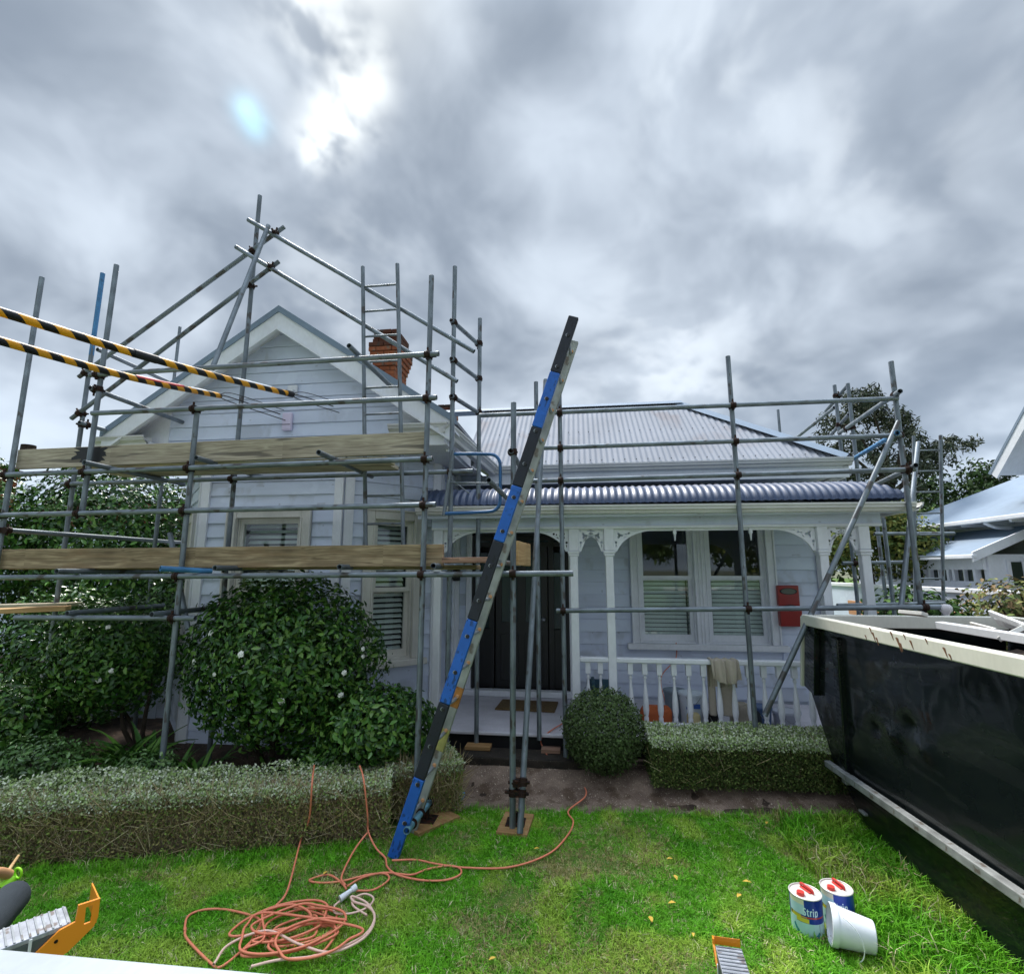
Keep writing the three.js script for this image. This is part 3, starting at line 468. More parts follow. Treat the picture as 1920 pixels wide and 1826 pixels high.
// ---------- chimneys ----------
function chimney(cx, cz, y0, courses, w, d, host) {          // courses: [extra width per side, soot]
  const c = part('chimney', host); const bh = .075, jt = .010;
  mesh('mortar_core', bx(w - .03, courses.length * (bh + jt) - .02, d - .03, cx, y0 + courses.length * (bh + jt) / 2 - .02, cz), M.mortar, c);
  courses.forEach(([e, soot], k) => {
    const W = w + 2 * e, D = d + 2 * e, y = y0 + k * (bh + jt) + bh / 2, off = k % 2;
    const side = (len, fn) => { const n = Math.max(2, Math.round(len / .24)), s = len / n; const cuts = off ? [0, ...Array.from({ length: n }, (_, i) => (i + .5) * s), len] : Array.from({ length: n + 1 }, (_, i) => i * s); for (let i = 0; i + 1 < cuts.length; i++) fn(cuts[i] - len / 2, cuts[i + 1] - cuts[i]); };
    const m = () => soot ? M.soot : RND() < .3 ? M.brick2 : M.brick;
    side(W, (a, l) => mesh('brick', rb(l - jt, bh, .1, .006, cx + a + l / 2, y + rr(-.002, .002), cz + D / 2 - .05 + rr(-.004, .004), k * 1.7 + a), m(), c));
    side(D - .2, (a, l) => mesh('brick', rb(.1, bh, l - jt, .006, cx + W / 2 - .05 + rr(-.004, .004), y, cz + a + l / 2, k * 2.3 + a), m(), c));
    side(D - .2, (a, l) => mesh('brick', rb(.1, bh, l - jt, .006, cx - W / 2 + .05, y, cz + a + l / 2, k * 1.3 + a), m(), c));
    side(W, (a, l) => mesh('brick', rb(l - jt, bh, .1, .006, cx + a + l / 2, y, cz - D / 2 + .05, k + a), m(), c));
    if (e > 0) mesh('brick_fill', bx(W - .19, bh, D - .19, cx, y, cz), M.mortar, c);
  });
  return c;
}
chimney(-3.33, -8.45, 4.70, [...Array(7).fill([0, 0]), [.025, 0], [0, 0], [0, 0], [.02, 0], [.04, 0], [.06, 0], [.08, 0], [.08, 1], [.03, 1], [.02, 1], [.02, 1]], .40, .60, villa);
chimney(-2.75, -10.2, 5.02, [[0, 0], [.02, 0], [.04, 0], [.04, 1], [-.03, 1]], .34, .4, villa);
// ---------- scaffolding ----------
const UP = V3(0, 1, 0), EX = V3(1, 0, 0), EZ = V3(0, 0, 1);
const ring = (p, dir, r = .032, l = .055) => aim(mg(new THREE.CylinderGeometry(r, r, l, 12), new THREE.CylinderGeometry(r + .006, r + .006, .012, 12)), p.clone(), p.clone().add(dir));
function coupler(host, p, a, q, b) {
  const d = q.clone().sub(p), mid = p.clone().lerp(q, .5), side = V3().crossVectors(a, b).length() > .3 ? d.clone().normalize() : V3(0, 0, 1);
  const ta = V3().crossVectors(a, side).normalize(), tb = V3().crossVectors(b, side).normalize(), g = [ring(p, a), ring(q, b)];
  g.push(rod(p.clone().addScaledVector(ta, .03), p.clone().addScaledVector(ta, .068), .011, .011, 6), rod(p.clone().addScaledVector(ta, -.03), p.clone().addScaledVector(ta, -.06), .014, .012, 6), rod(q.clone().addScaledVector(tb, -.03), q.clone().addScaledVector(tb, -.066), .010, .010, 6), rod(q.clone().addScaledVector(tb, .03), q.clone().addScaledVector(tb, .052), .014, .012, 6));
  g.push(bx(.05, .05, .05, mid.x, mid.y, mid.z));
  mesh('coupler', mg(g), M.coupler, host);
}
function scaffold(label, name = 'tube_scaffold') {
  const s = thing(name, label, 'scaffold', [0, 0, 0], 0);
  const S = { s, uprights: [], rails: [] };
  S.up = (u, v, z, base, mat = M.tube, x) => { const t = px(u, v, { z }); if (x !== undefined) t.x = x; const b = V3(t.x + rr(-.012, .012), base, z + rr(-.01, .01)); mesh('standard', tubeGeo(b, t), mat, s); S.uprights.push([b, t]); return t; };
  S.bar = (name, a, b, mat = M.tube) => { mesh(name, tubeGeo(a, b), mat, s); S.rails.push([a, b]); return [a, b]; };
  S.line = (name, u0, v0, u1, v1, z, mat, z1 = z) => S.bar(name, px(u0, v0, { z }), px(u1, v1, { z: z1 }), mat);
  S.clamp = () => {                                   // a coupler wherever a rail passes an upright
    for (const [b, t] of S.uprights) for (const [a, c] of S.rails) {
      const ru = t.clone().sub(b), rv = c.clone().sub(a), w = b.clone().sub(a), A = ru.dot(ru), B = ru.dot(rv), Cc = rv.dot(rv), D = ru.dot(w), E = rv.dot(w), den = A * Cc - B * B; if (den < 1e-6) continue;
      const k = (B * E - Cc * D) / den, m = (A * E - B * D) / den; if (k < 0 || k > 1 || m < 0 || m > 1) continue;
      const p = b.clone().addScaledVector(ru, k), q = a.clone().addScaledVector(rv, m); if (p.distanceTo(q) < .085) coupler(s, p, ru.clone().normalize(), q, rv.clone().normalize());
    }
  };
  return S;
}
const ZO = -4.32, ZOr = -4.27, ZI = -5.02;
const SL1 = scaffold('grey tube scaffold with peaked guard rails standing in front of the bay gable');
{
  const S = SL1;
  S.up(78, 520, ZO, 0); S.up(192, 513, ZI, .05, M.tube); S.up(218, 497, ZO, 2.50); S.up(370, 762, ZO, 0);
  S.up(809, 517, ZO, .03); S.up(487, 367, ZI, .12); S.up(853, 500, ZI, .1); S.up(903, 597, -5.56, .2, M.tubeDark, -1.115);
  S.up(963, 755, -4.30, .035); S.up(337, 613, -7.4, .1, M.tubeDark); S.up(300, 930, -5.9, .14, M.tubeDark);
  // blue paint on the head of one standard
  { const t = px(192, 513, { z: ZI }); mesh('painted_sleeve', tubeGeo(V3(t.x, t.y - 1.05, ZI), V3(t.x, t.y + .003, ZI), .0255, .002), M.tubeBlue, S.s); }
  // front rails
  S.line('ledger', 168, 703, 823, 663, ZOr); S.line('ledger', 172, 775, 819, 745, ZOr); S.line('ledger', -40, 892, 811, 860, ZOr); S.line('ledger', -40, 967, 817, 946, ZOr);
  S.line('ledger', -40, 1083, 1075, 1075, ZOr, M.tubeLight); S.line('ledger', 28, 1158, 366, 1159, ZOr, M.tubeLight);
  S.line('ledger', 115, 908, 887, 883, ZI + .05); S.line('ledger', 120, 1068, 870, 1058, ZI + .05, M.tubeDark);
  // peaked guard rails over the gable
  S.line('guard_rail', 147, 707, 533, 425, ZI + .05); S.line('guard_rail', 133, 785, 523, 490, ZI + .05); S.line('guard_rail', 465, 412, 889, 659, ZI + .10); S.line('guard_rail', 442, 463, 857, 715, ZI + .10);
  S.line('brace', 503, 423, 397, 692, ZI + .15, M.tubeLight, ZOr - .06);
  coupler(S.s, px(516, 437, { z: ZI + .05 }), V3(.8, .58, 0).normalize(), px(516, 437, { z: ZI + .10 }), V3(.86, -.5, 0).normalize());
  coupler(S.s, px(508, 501, { z: ZI + .05 }), V3(.8, .58, 0).normalize(), px(508, 501, { z: ZI + .10 }), V3(.86, -.5, 0).normalize());
  // rails running back along both sides
  const back = (u, v, z, dz, mat, dx = 0) => { const a = px(u, v, { z }); S.bar('side_rail', a, V3(a.x + dx, a.y, a.z - dz), mat); };
  back(846, 600, ZI + .06, .62, M.tubeDark, .17); back(846, 672, ZI + .06, .62, M.tubeDark, .17); back(846, 742, ZI + .06, .62, M.tubeDark, .17);
  back(168, 727, ZO + .05, 2.4, M.tube); back(148, 792, ZI + .1, 1.6, M.tube); back(182, 655, ZI + .1, 2.6, M.tubeDark); back(8, 994, ZO + .02, 3.3, M.tubeLight);
  // transoms carrying the boards, their ends poking out
  const trans = (u, v, z, L, mat, dy = 0) => { const a = px(u, v, { z }); S.bar('transom', a, V3(a.x, a.y + dy, a.z - L), mat); };
  trans(597, 848, ZOr + .24, 1.15, M.tubeDark); trans(157, 867, ZOr + .26, 1.2); trans(367, 858, ZOr + .10, 1.0); trans(654, 648, ZOr + .14, 1.0);
  trans(105, 1071, ZOr + .20, 1.1, M.tubeLight); trans(402, 1065, ZOr + .18, 1.1, M.tubeLight); trans(636, 1063, ZOr + .07, 1.0); trans(812, 1061, ZOr + .08, 1.6, M.tube); trans(125, 1150, ZOr + .07, 1.1, M.tubeLight); trans(284, 1152, ZOr + .12, 1.1, M.tubeLight);
  { const a = px(300, 1066, { z: ZOr + .26 }), b = px(396, 1071, { z: ZOr - .10 }); mesh('transom', tubeGeo(a, b), M.tubeBlue, S.s); }
  trans(916, 900, ZOr + .12, 1.35, M.tubeDark); trans(958, 845, -4.24, 1.3, M.tubeDark); trans(934, 1054, ZOr + .14, 1.5, M.tubeLight);
  { const a = px(318, 1000, { z: -4.72 }), b = px(352, 1180, { z: -4.5 }); S.bar('brace', a, b, M.tube); }
  { const a = px(975, 1562, { z: -4.21 }), b = px(1023, 712, { z: -5.35 }); S.bar('raker', a, b, M.tubeLight); coupler(S.s, px(967, 1467, { z: -4.29 }), UP, px(981, 1466, { z: -4.25 }), V3(.02, 1, -.2).normalize()); }
  S.clamp();
  // sole boards and base plates
  for (const [u, v, r] of [[967, 1553, 8], [800, 1547, -12]]) { const p = px(u, v, { y: 0 }); mesh('base_plate', mg(rb(.15, .008, .15, .003, p.x, .045, p.z), rod(V3(p.x, .045, p.z), V3(p.x, .12, p.z), .019)), M.coupler, S.s); }
}
function soleBoard(x, z, y, w, d, turn, label) { const o = thing('sole_board', label, 'board', [x, y, z], turn, 'sole boards under the scaffold feet'); mesh('board', rb(w, .035, d, .004, 0, .0215, 0, x), M.sole, o); return o; }
{ const a = px(967, 1553, { y: 0 }), b = px(800, 1547, { y: 0 }); soleBoard(a.x, a.z, .004, .24, .34, R(-4), 'weathered timber sole board under the scaffold standard on the lawn beside the path'); soleBoard(b.x + .04, b.z, .004, .22, .40, R(-38), 'weathered timber sole board under the scaffold standard behind the foot of the blue ladder'); soleBoard(-1.07, -5.50, .205, .26, .13, 0, 'short timber packer on the concrete step under a scaffold standard'); }
soleBoard(-.33, -5.50, .205, .19, .12, 0, 'reddish timber offcut lying on the concrete step').children[0].material = M.pink;

const SL2 = scaffold('grey tube scaffold with long guard rails standing along the veranda front');
{
  const S = SL2, z = -5.40, zr = -5.35;
  S.up(1049, 737, z, .13); S.up(1365, 668, z, .13); S.up(1671, 678, z, .1); S.up(1005, 716, -5.55, .3, M.tubeDark);
  S.line('ledger', 899, 779, 1684, 747, zr, M.tubeDark); S.line('ledger', 1019, 840, 1690, 816, zr); S.line('ledger', 998, 902, 1716, 880, zr, M.tubeDark); S.line('ledger', 1043, 1145, 1764, 1138, zr, M.tubeDark);
  S.bar('brace', px(1686, 790, { z: zr + .05 }), px(1434, 1342, { z: -5.1 }), M.tube);
  // side returning along the house
  const n1 = px(1668, 751, { z: zr }), n2 = px(1668, 822, { z: zr }), n3 = px(1700, 880, { z: zr });
  S.bar('side_rail', n1.clone().add(V3(.05, .06, .1)), px(1575, 811, { x: 3.62 }), M.tubeDark); S.bar('side_rail', n2.clone().add(V3(.02, .03, .1)), px(1594, 864, { x: 3.55 }), M.tubeBlue); S.bar('side_rail', n3.clone().add(V3(.03, .02, .1)), px(1639, 910, { x: 3.5 }), M.tube);
  S.bar('side_rail', px(1565, 764, { x: 3.62 }), px(1492, 822, { x: 3.7 }), M.tubeDark); S.bar('side_rail', px(1590, 722, { x: 3.64 }), px(1549, 771, { x: 3.7 }), M.tubeDark); S.bar('side_rail', px(1592, 777, { x: 3.62 }), px(1558, 816, { x: 3.65 }), M.tubeDark);
  const pole = (u, v, x, base, mat) => { const t = px(u, v, { x }); const b = V3(t.x, base, t.z); mesh('standard', tubeGeo(b, t), mat ?? M.tube, S.s); S.uprights.push([b, t]); };
  pole(1590, 719, 3.62, .1); pole(1565, 722, 3.62, .1, M.tubeDark); pole(1459, 768, 3.8, 3.6, M.tubeDark); pole(1655, 958, 3.9, .1, M.tubeDark); pole(1642, 955, 4.3, .1, M.tubeDark);
  S.line('ledger', 1640, 1001, 1790, 1000, -7.6); S.line('ledger', 1580, 1056, 1700, 1054, -7.4, M.tubeDark); S.line('ledger', 1570, 1135, 1772, 1131, -6.9);
  S.bar('brace', px(1690, 1138, { z: -5.5 }), px(1722, 830, { z: -6.3 }), M.tube);
  S.clamp();
}
// ---------- scaffold planks ----------
function plank(label, a, b, h, t, mat, group) {            // board on edge or flat between two points, h tall, t thick across z
  const L = a.distanceTo(b), o = thing('scaffold_plank', label, 'plank', [a.x, a.y, a.z], 0, group);
  o.rotation.order = 'YZX'; o.rotation.y = -Math.atan2(b.z - a.z, b.x - a.x); o.rotation.z = Math.atan2(b.y - a.y, Math.hypot(b.x - a.x, b.z - a.z));
  mesh('timber', rb(L, h, t, .005, L / 2, 0, 0, a.y * 3.1 + h), mat, o); return o;
}
{
  const ztoe = -4.385, p = (u, v, z) => px(u, v, { z });
  const toeA = p(34, 862, ztoe), toe = plank('long grey toe board with a black burn mark on the upper scaffold lift', toeA, p(800, 830, ztoe), .20, .04, M.plank);
  { const n = 40, pts = []; for (let i = 0; i < n; i++) { const a = i / n * 2 * Math.PI, k = .62 + .62 * h2(i, 3, 7); pts.push([.19 * Math.cos(a) * k, Math.max(-.06, Math.min(.094, .12 * Math.sin(a) * k + .035))]); } mesh('char_mark', poly(pts, .0015), M.black, toe).position.set(px(172, 853, { z: ztoe }).x - toeA.x, 0, .0202); }
  plank('long mossy brown toe board on the lower scaffold lift', p(-40, 1049, ztoe), p(832, 1041, ztoe), .19, .04, M.mossy);
  const flat = (y, z, x0, x1, mat, label) => plank(label, V3(x0, y, z), V3(x1, y, z), .038, .225, mat, 'deck planks of the scaffold');
  const yu = 3.02, yl = 2.03;
  flat(yu, -4.54, -5.0, -1.75, M.plank, 'deck plank of the upper scaffold lift just behind the toe board'); flat(yu, -4.775, -4.9, -1.8, M.plank, 'deck plank of the upper scaffold lift in the row nearest the gable');
  flat(yl, -4.54, -5.6, -.9, M.mossy, 'deck plank of the lower scaffold lift just behind the toe board'); flat(yl, -4.775, -5.6, -1.2, M.mossy, 'deck plank of the lower scaffold lift in the row nearest the bay');
  plank('pink stained plank end reaching from the lower lift towards the ladder', p(835, 1051, -4.36), p(930, 1050, -4.36), .045, .25, M.pink);
  plank('pale new timber toe board across the end of the lower lift', V3(-.545, 2.15, -4.42), V3(-.50, 2.15, -5.05), .21, .04, M.fresh);
  plank('pale plank lying on the low scaffold ledger beside the neighbouring hedge', p(-60, 1148, -4.3), p(128, 1140, -4.75), .045, .24, M.fresh); plank('second pale plank behind the one by the hedge', p(-20, 1137, -4.9), p(140, 1133, -5.0), .04, .2, M.plank);
}
// ---------- ladders ----------
function ladder(name, label, a, b, wv, n0, step, mats, sr = .02, rrad = .013) {   // stile from a to b, second stile offset by wv
  const o = thing(name, label, 'ladder', [a.x, a.y, a.z]), d = b.clone().sub(a), L = d.length(), u = d.clone().normalize(), O = V3(0, 0, 0);
  mesh('stile', tubeGeo(O.clone(), d, sr, .003), mats[0], o); mesh('stile', tubeGeo(wv.clone(), wv.clone().add(d), sr, .003), mats[1] ?? mats[0], o);
  for (let s = n0; s < L - .05; s += step) mesh('rung', rod(u.clone().multiplyScalar(s), u.clone().multiplyScalar(s).add(wv), rrad), mats[2] ?? mats[0], o);
  return o;
}
{
  const t = px(680, 500, { z: -4.85 }), t2 = px(745, 492, { z: -4.85 });
  ladder('steel_ladder', 'upright galvanised ladder rising from the lower lift past the gable', V3(t.x + .16, 2.06, -4.92), t, V3(t2.x - t.x, 0, 0), .12, .285, [M.tube, M.tube, M.tube], .021, .012);
  const b = px(1750, 1175, { z: -7.4 }), q = px(1764, 816, { z: -7.4 }), q2 = px(1714, 819, { z: -7.4 });
  ladder('steel_ladder', 'galvanised ladder standing at the far end of the veranda beside the neighbouring garden', V3(b.x, .1, -7.4), q, V3(q2.x - q.x, 0, 0), .1, .285, [M.tube, M.tubeDark, M.tube], .021, .011);
}
{ // big two-stile access ladder painted in blue and black bands, rungs running away from the viewer
  const z0 = -3.86, z1 = -4.20, a = px(737, 1608, { y: .01 }), zA = a.z;
  const top = px(1076, 597, { z: zA - .02 }), o = thing('access_ladder', 'tall box-section ladder with blue and black painted bands leaning up to the lower lift', 'ladder', [a.x, a.y, a.z]);
  const d = V3(top.x - a.x, top.y - a.y, top.z - a.z), L = d.length(), ang = Math.atan2(d.x, d.y);
  const local = (g) => g.rotateZ(-ang), blue = phy({ color: C(.014, .15, .62), map: rep(T.chip, 1.7, 1.7), roughness: .45 }), blk = std({ color: C(.014, .018, .03), map: rep(T.chip, 1.9, 1.9), roughness: .6 }), grey = std({ color: C(.62, .62, .55), map: rep(T.tube, 1.2, 1.2), metalness: .2, roughness: .6 }), or = std({ color: C(.80, .32, .06), map: rep(T.tube, 2, 2), roughness: .7 }), ye = std({ color: C(.70, .62, .18), map: rep(T.tube, 2, 2), roughness: .7 });
  const bands = [[0, .175, blue], [.175, .335, blk], [.335, .49, blue], [.49, .60, blk], [.60, .70, blue], [.70, .815, blk], [.815, .93, blue], [.93, 1, blk]];
  const cuts = [[0, .133, blue], [.133, .262, blk], [.262, .41, blue], [.41, .555, blk], [.555, .66, blue], [.66, .775, blk], [.775, .885, blue], [.885, 1, blk]]; void bands;
  const near = part('near_stile', o);
  for (const [f0, f1, m] of cuts) mesh('painted_band', local(muv(new RoundedBoxGeometry(.082, (f1 - f0) * L - .002, .045, 2, .008).translate(0, (f0 + f1) / 2 * L, 0), f0 * 9)), m, near);
  const far = part('far_stile', o), off = .095, zf = -.34;
  mesh('stile_body', local(muv(new RoundedBoxGeometry(.066, L * .985, .045, 2, .008).translate(off * .2, L * .985 / 2 + .02, zf))), grey, far);
  mesh('orange_band', local(bx(.0675, .16, .0465, off * .2, L * .255, zf)), or, far); mesh('yellow_band', local(bx(.0675, .17, .0465, off * .2, L * .175, zf)), ye, far);
  for (let s = .25; s < L - .1; s += .27) { mesh('rung', local(rod(V3(0, s, .026), V3(off * .2, s, zf + .026), .014)), M.alu, o); mesh('rung_end', local(rod(V3(.006, s, .022), V3(.006, s, .030), .016, .013)), M.black, o); mesh('rung_cap', local(rod(V3(off * .2 + .005, s + .02, zf + .022), V3(off * .2 + .005, s + .02, zf + .032), .016, .013)), M.tan, o); }
  // blue sole tube clamped at the foot
  const S = thing('blue_tube', 'short light blue scaffold tube clamped at the foot of the banded ladder', 'tube'); const p = px(762, 1558, { z: zA + .05 }), q = px(815, 1492, { z: zA - .75 });
  mesh('tube', tubeGeo(p, q, .0242), std({ color: C(.22, .48, .60), map: rep(T.tube, 1.2, 1.2), roughness: .55 }), S); for (const f of [.18, .45, .8]) mesh('clamp', ring(p.clone().lerp(q, f), q.clone().sub(p).normalize(), .03, .04), M.coupler, S);
  const S2 = one('tube_stub', tubeGeo(px(853, 1512, { y: .03 }), px(868, 1488, { y: .05 })), M.tubeBlue, 'blue tube end poking out of the low hedge beside the path', 'tube'); void S2;
}
// blue loop gate
{
  const z = -4.95, o = thing('ladder_gate', 'blue tubular loop gate hinged on a scaffold standard above the veranda end', 'gate'), P = (u, v) => px(u, v, { z });
  const c = new THREE.CatmullRomCurve3([P(849, 851), P(900, 851), P(926, 853), P(937, 866), P(938, 905), P(937, 945), P(924, 958), P(885, 961), P(834, 963)], false, 'catmullrom', .35);
  mesh('loop', new THREE.TubeGeometry(c, 70, .017, 10), phy({ color: C(.05, .22, .52), map: rep(T.tube, 1.5, 1.5), roughness: .45 }), o); mesh('hinge_post', rod(P(850, 845), P(832, 967), .02), M.tubeLight, o); mesh('mid_bar', rod(P(842, 905), P(937, 906), .008), M.tubeLight, o); mesh('latch_bar', rod(P(845, 898), P(880, 925), .006), M.tube, o);
}
// ---------- plants ----------
function leafGeo(w = .42, fold = .10, curl = -.08) { const g = new THREE.BufferGeometry(); const P = [[0, 0, 0], [-w / 2, .42, fold], [0, .45, 0], [w / 2, .42, fold], [0, 1, curl], [-w * .34, .75, fold * .6 + curl * .4], [w * .34, .75, fold * .6 + curl * .4], [0, .75, curl * .4]]; const I = [0, 2, 1, 0, 3, 2, 1, 2, 7, 1, 7, 5, 2, 3, 6, 2, 6, 7, 5, 7, 4, 7, 6, 4]; g.setAttribute('position', new THREE.Float32BufferAttribute(P.flat(), 3)); g.setIndex(I); g.computeVertexNormals(); g.setAttribute('uv', new THREE.Float32BufferAttribute(P.flatMap(p => [p[0] + .5, p[1]]), 2)); return g; }
const LEAF = leafGeo(.46), LEAFS = leafGeo(.56, .06, 0), LEAFN = leafGeo(.26, .05, -.15);
const leafM = (r = .6, t = .25) => phy({ color: C(1, 1, 1), roughness: r, transmission: t, thickness: 0, specularIntensity: .5 });
const glossy = phy({ color: C(1, 1, 1), roughness: .28, specularIntensity: .7 }), softLeaf = phy({ color: C(1, 1, 1), roughness: .75, specularIntensity: .25 });
const _q = new THREE.Quaternion(), _m = new THREE.Matrix4(), _z = V3(0, 0, 1), _e = new THREE.Euler();
// one foliage part: fn(i, r) returns { p, n, s, c } - place, facing, size, colour
function foliage(name, host, geo, mat, count, seed, fn) {
  const r = rng(seed), im = new THREE.InstancedMesh(geo, mat, count); im.name = name; im.castShadow = im.receiveShadow = true; im.userData.kind = 'stuff';
  const up = V3(), right = V3(), f = V3();
  for (let i = 0; i < count; i++) {
    const o = fn(i, r); f.copy(o.n).normalize(); up.set(r() - .5, (r() - .5) + (o.lift ?? 0), r() - .5).addScaledVector(f, -up.dot(f)).normalize(); right.crossVectors(up, f).normalize(); up.crossVectors(f, right).normalize();
    _m.makeBasis(right.multiplyScalar(o.s), up.clone().multiplyScalar(o.s), f.clone().multiplyScalar(o.s)).setPosition(o.p); im.setMatrixAt(i, _m); im.setColorAt(i, o.c);
  }
  im.instanceMatrix.needsUpdate = true; im.instanceColor.needsUpdate = true; host.add(im); return im;
}
const pick = (r, cs) => { const a = cs[Math.floor(r() * cs.length)], k = .75 + .5 * r(); return C(a[0] * k, a[1] * k, a[2] * k); };
const CAM = [[.024, .080, .012], [.036, .105, .016], [.018, .058, .011], [.07, .17, .025], [.11, .21, .035]], BOXG = [[.07, .115, .035], [.085, .12, .05], [.06, .09, .035]], HEDT = [[.32, .41, .18], [.44, .50, .32], [.24, .34, .11], [.52, .55, .42]], HEDB = [[.20, .19, .06], [.29, .26, .10], [.14, .20, .05], [.24, .32, .08]];  // last two CAM greens are leaf highlights put into the colour
// rounded clipped crown: leaves through a shell of the ellipsoid, uneven surface
function crownLeaves(host, c, rad, n, seed, size, cols, geo = LEAF, mat = glossy, shell = .34, bump = .07) {
  return foliage('foliage', host, geo, mat, n, seed, (i, r) => {
    const u = r() * 2 - 1, a = r() * 2 * Math.PI, k = Math.sqrt(1 - u * u), d = V3(k * Math.cos(a), u, k * Math.sin(a));
    const b = 1 + bump * (fbm(d.x * 3 + 7 + seed, d.y * 3 + d.z * 3.7, seed, 3) - .5) * 2, f = b * (r() < .05 ? 1 + .09 * r() : 1 - shell * Math.pow(r(), 1.6));
    const p = V3(c[0] + d.x * rad[0] * f, c[1] + d.y * rad[1] * f, c[2] + d.z * rad[2] * f);
    return { p, n: V3(d.x + rr(-.8, .8, r), d.y + rr(-.5, .9, r), d.z + rr(-.8, .8, r)), s: size * rr(.5, 1.35, r), c: pick(r, cols) };
  });
}
M.inner = std({ color: C(.036, .095, .026), roughness: .9 });
function stems(host, base, tops, r0, name = 'trunk') { for (const t of tops) { const c = new THREE.CatmullRomCurve3([V3(...base), V3((base[0] + t[0]) / 2 + rr(-.08, .08), base[1] + (t[1] - base[1]) * .5, (base[2] + t[2]) / 2 + rr(-.05, .05)), V3(...t)]); const g = new THREE.TubeGeometry(c, 10, r0, 7); const p = g.attributes.position; for (let i = 0; i < p.count; i++) { const f = Math.floor(i / 8) / 10, q = c.getPoint(Math.min(1, f)); p.setXYZ(i, q.x + (p.getX(i) - q.x) * (1 - .5 * f), q.y + (p.getY(i) - q.y) * (1 - .5 * f), q.z + (p.getZ(i) - q.z) * (1 - .5 * f)); } mesh(name, g, M.bark, host); } }
function flowers(host, c, rad, n, seed) { const r = rng(seed), pg = leafGeo(.8, .12, .1); const pet = []; for (let k = 0; k < 9; k++) pet.push(pg.clone().toNonIndexed().scale(.03, .03, .03).rotateX(-.5 - (k % 2) * .4).rotateZ(k / 9 * 6.28)); const fg = mg(pet), fm = std({ color: C(.82, .82, .76), roughness: .7 });
  for (let i = 0; i < n; i++) { const a = rr(-2.9, -.25, r), u = rr(-.5, .85, r), k = Math.sqrt(1 - u * u), d = V3(k * Math.cos(a), u, -k * Math.sin(a)); const m = mesh('flower', fg, fm, host); m.position.set(c[0] + d.x * rad[0] * 1.02, c[1] + d.y * rad[1] * 1.02, c[2] + d.z * rad[2] * 1.02); m.quaternion.setFromUnitVectors(_z, d); m.scale.setScalar(rr(.8, 1.3, r)); } }
function shrub(label, c, rad, n, seed, o = {}) {
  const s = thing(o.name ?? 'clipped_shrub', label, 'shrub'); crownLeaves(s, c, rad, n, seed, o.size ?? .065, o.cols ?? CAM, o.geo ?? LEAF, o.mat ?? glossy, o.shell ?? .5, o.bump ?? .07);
  if (o.stems) stems(s, o.stems[0], o.stems[1], o.sr ?? .035); if (o.flowers) flowers(s, c, rad, o.flowers, seed + 5); return s;
}
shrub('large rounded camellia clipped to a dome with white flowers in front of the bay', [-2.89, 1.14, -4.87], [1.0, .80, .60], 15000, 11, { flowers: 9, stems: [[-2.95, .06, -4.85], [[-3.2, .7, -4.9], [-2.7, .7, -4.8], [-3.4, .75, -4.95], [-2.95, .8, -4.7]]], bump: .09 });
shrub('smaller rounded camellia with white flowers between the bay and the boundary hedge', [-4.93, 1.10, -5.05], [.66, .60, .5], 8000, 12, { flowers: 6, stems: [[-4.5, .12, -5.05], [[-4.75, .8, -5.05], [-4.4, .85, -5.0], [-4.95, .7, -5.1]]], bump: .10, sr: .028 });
shrub('low spreading dark green shrub with pale stems beside the foot of the ladder', [-1.80, .62, -4.62], [.52, .36, .36], 5200, 13, { stems: [[-1.72, .1, -4.55], [[-1.5, .42, -4.55], [-1.9, .45, -4.6], [-1.6, .5, -4.6]]], bump: .18, sr: .022 });
shrub('low dark green shrub under the large camellia dome', [-2.25, .28, -4.62], [.36, .22, .28], 2600, 14, { bump: .25 });
shrub('small ball of clipped box beside the veranda step', [.185, .50, -5.28], [.385, .375, .37], 15000, 15, { name: 'box_ball', size: .026, cols: BOXG, geo: LEAFS, mat: softLeaf, bump: .025, shell: .3, stems: [[.185, .08, -5.28], [[.185, .3, -5.28]]] });
// boundary hedge and dark trees at the left
shrub('tall dark camellia hedge tree against the neighbouring cottage, left of the scaffold', [-8.0, 2.35, -7.6], [1.5, 1.55, .9], 15000, 21, { name: 'hedge_tree', size: .10, bump: .2, flowers: 14 });
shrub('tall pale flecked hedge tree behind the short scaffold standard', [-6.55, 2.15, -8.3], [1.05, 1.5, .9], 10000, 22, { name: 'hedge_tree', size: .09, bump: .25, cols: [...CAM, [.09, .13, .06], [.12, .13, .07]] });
shrub('wide dark hedge tree at the open end of the boundary hedge', [-9.6, 2.3, -6.6], [1.3, 1.5, .9], 9000, 23, { name: 'hedge_tree', size: .10, bump: .2 });
shrub('dense dark shrub in deep shade beside the boundary', [-6.35, .95, -5.75], [.85, .85, .6], 7000, 24, { name: 'garden_shrub', size: .08, bump: .2 });
shrub('dense dark shrub under the low scaffold planks', [-5.6, .55, -4.6], [.5, .42, .35], 3500, 25, { name: 'garden_shrub', size: .07, bump: .2 });
shrub('dark leafy shrub standing behind the smaller camellia', [-5.0, 1.45, -6.0], [.55, .6, .35], 4000, 26, { name: 'garden_shrub', size: .07, bump: .2 });

shrub('low leafy green shrub just behind the long hedge under the low scaffold rail', [-4.75, .30, -4.25], [.5, .26, .3], 3200, 27, { name: 'garden_shrub', size: .05, bump: .25, cols: [[.06, .14, .03], [.10, .19, .05], [.04, .09, .02]] });
shrub('small loose green shrub just behind the long hedge beside the strap leaves', [-3.75, .26, -4.25], [.35, .2, .25], 1800, 28, { name: 'garden_shrub', size: .045, bump: .3, cols: [[.08, .17, .04], [.14, .22, .08], [.05, .11, .03]] });
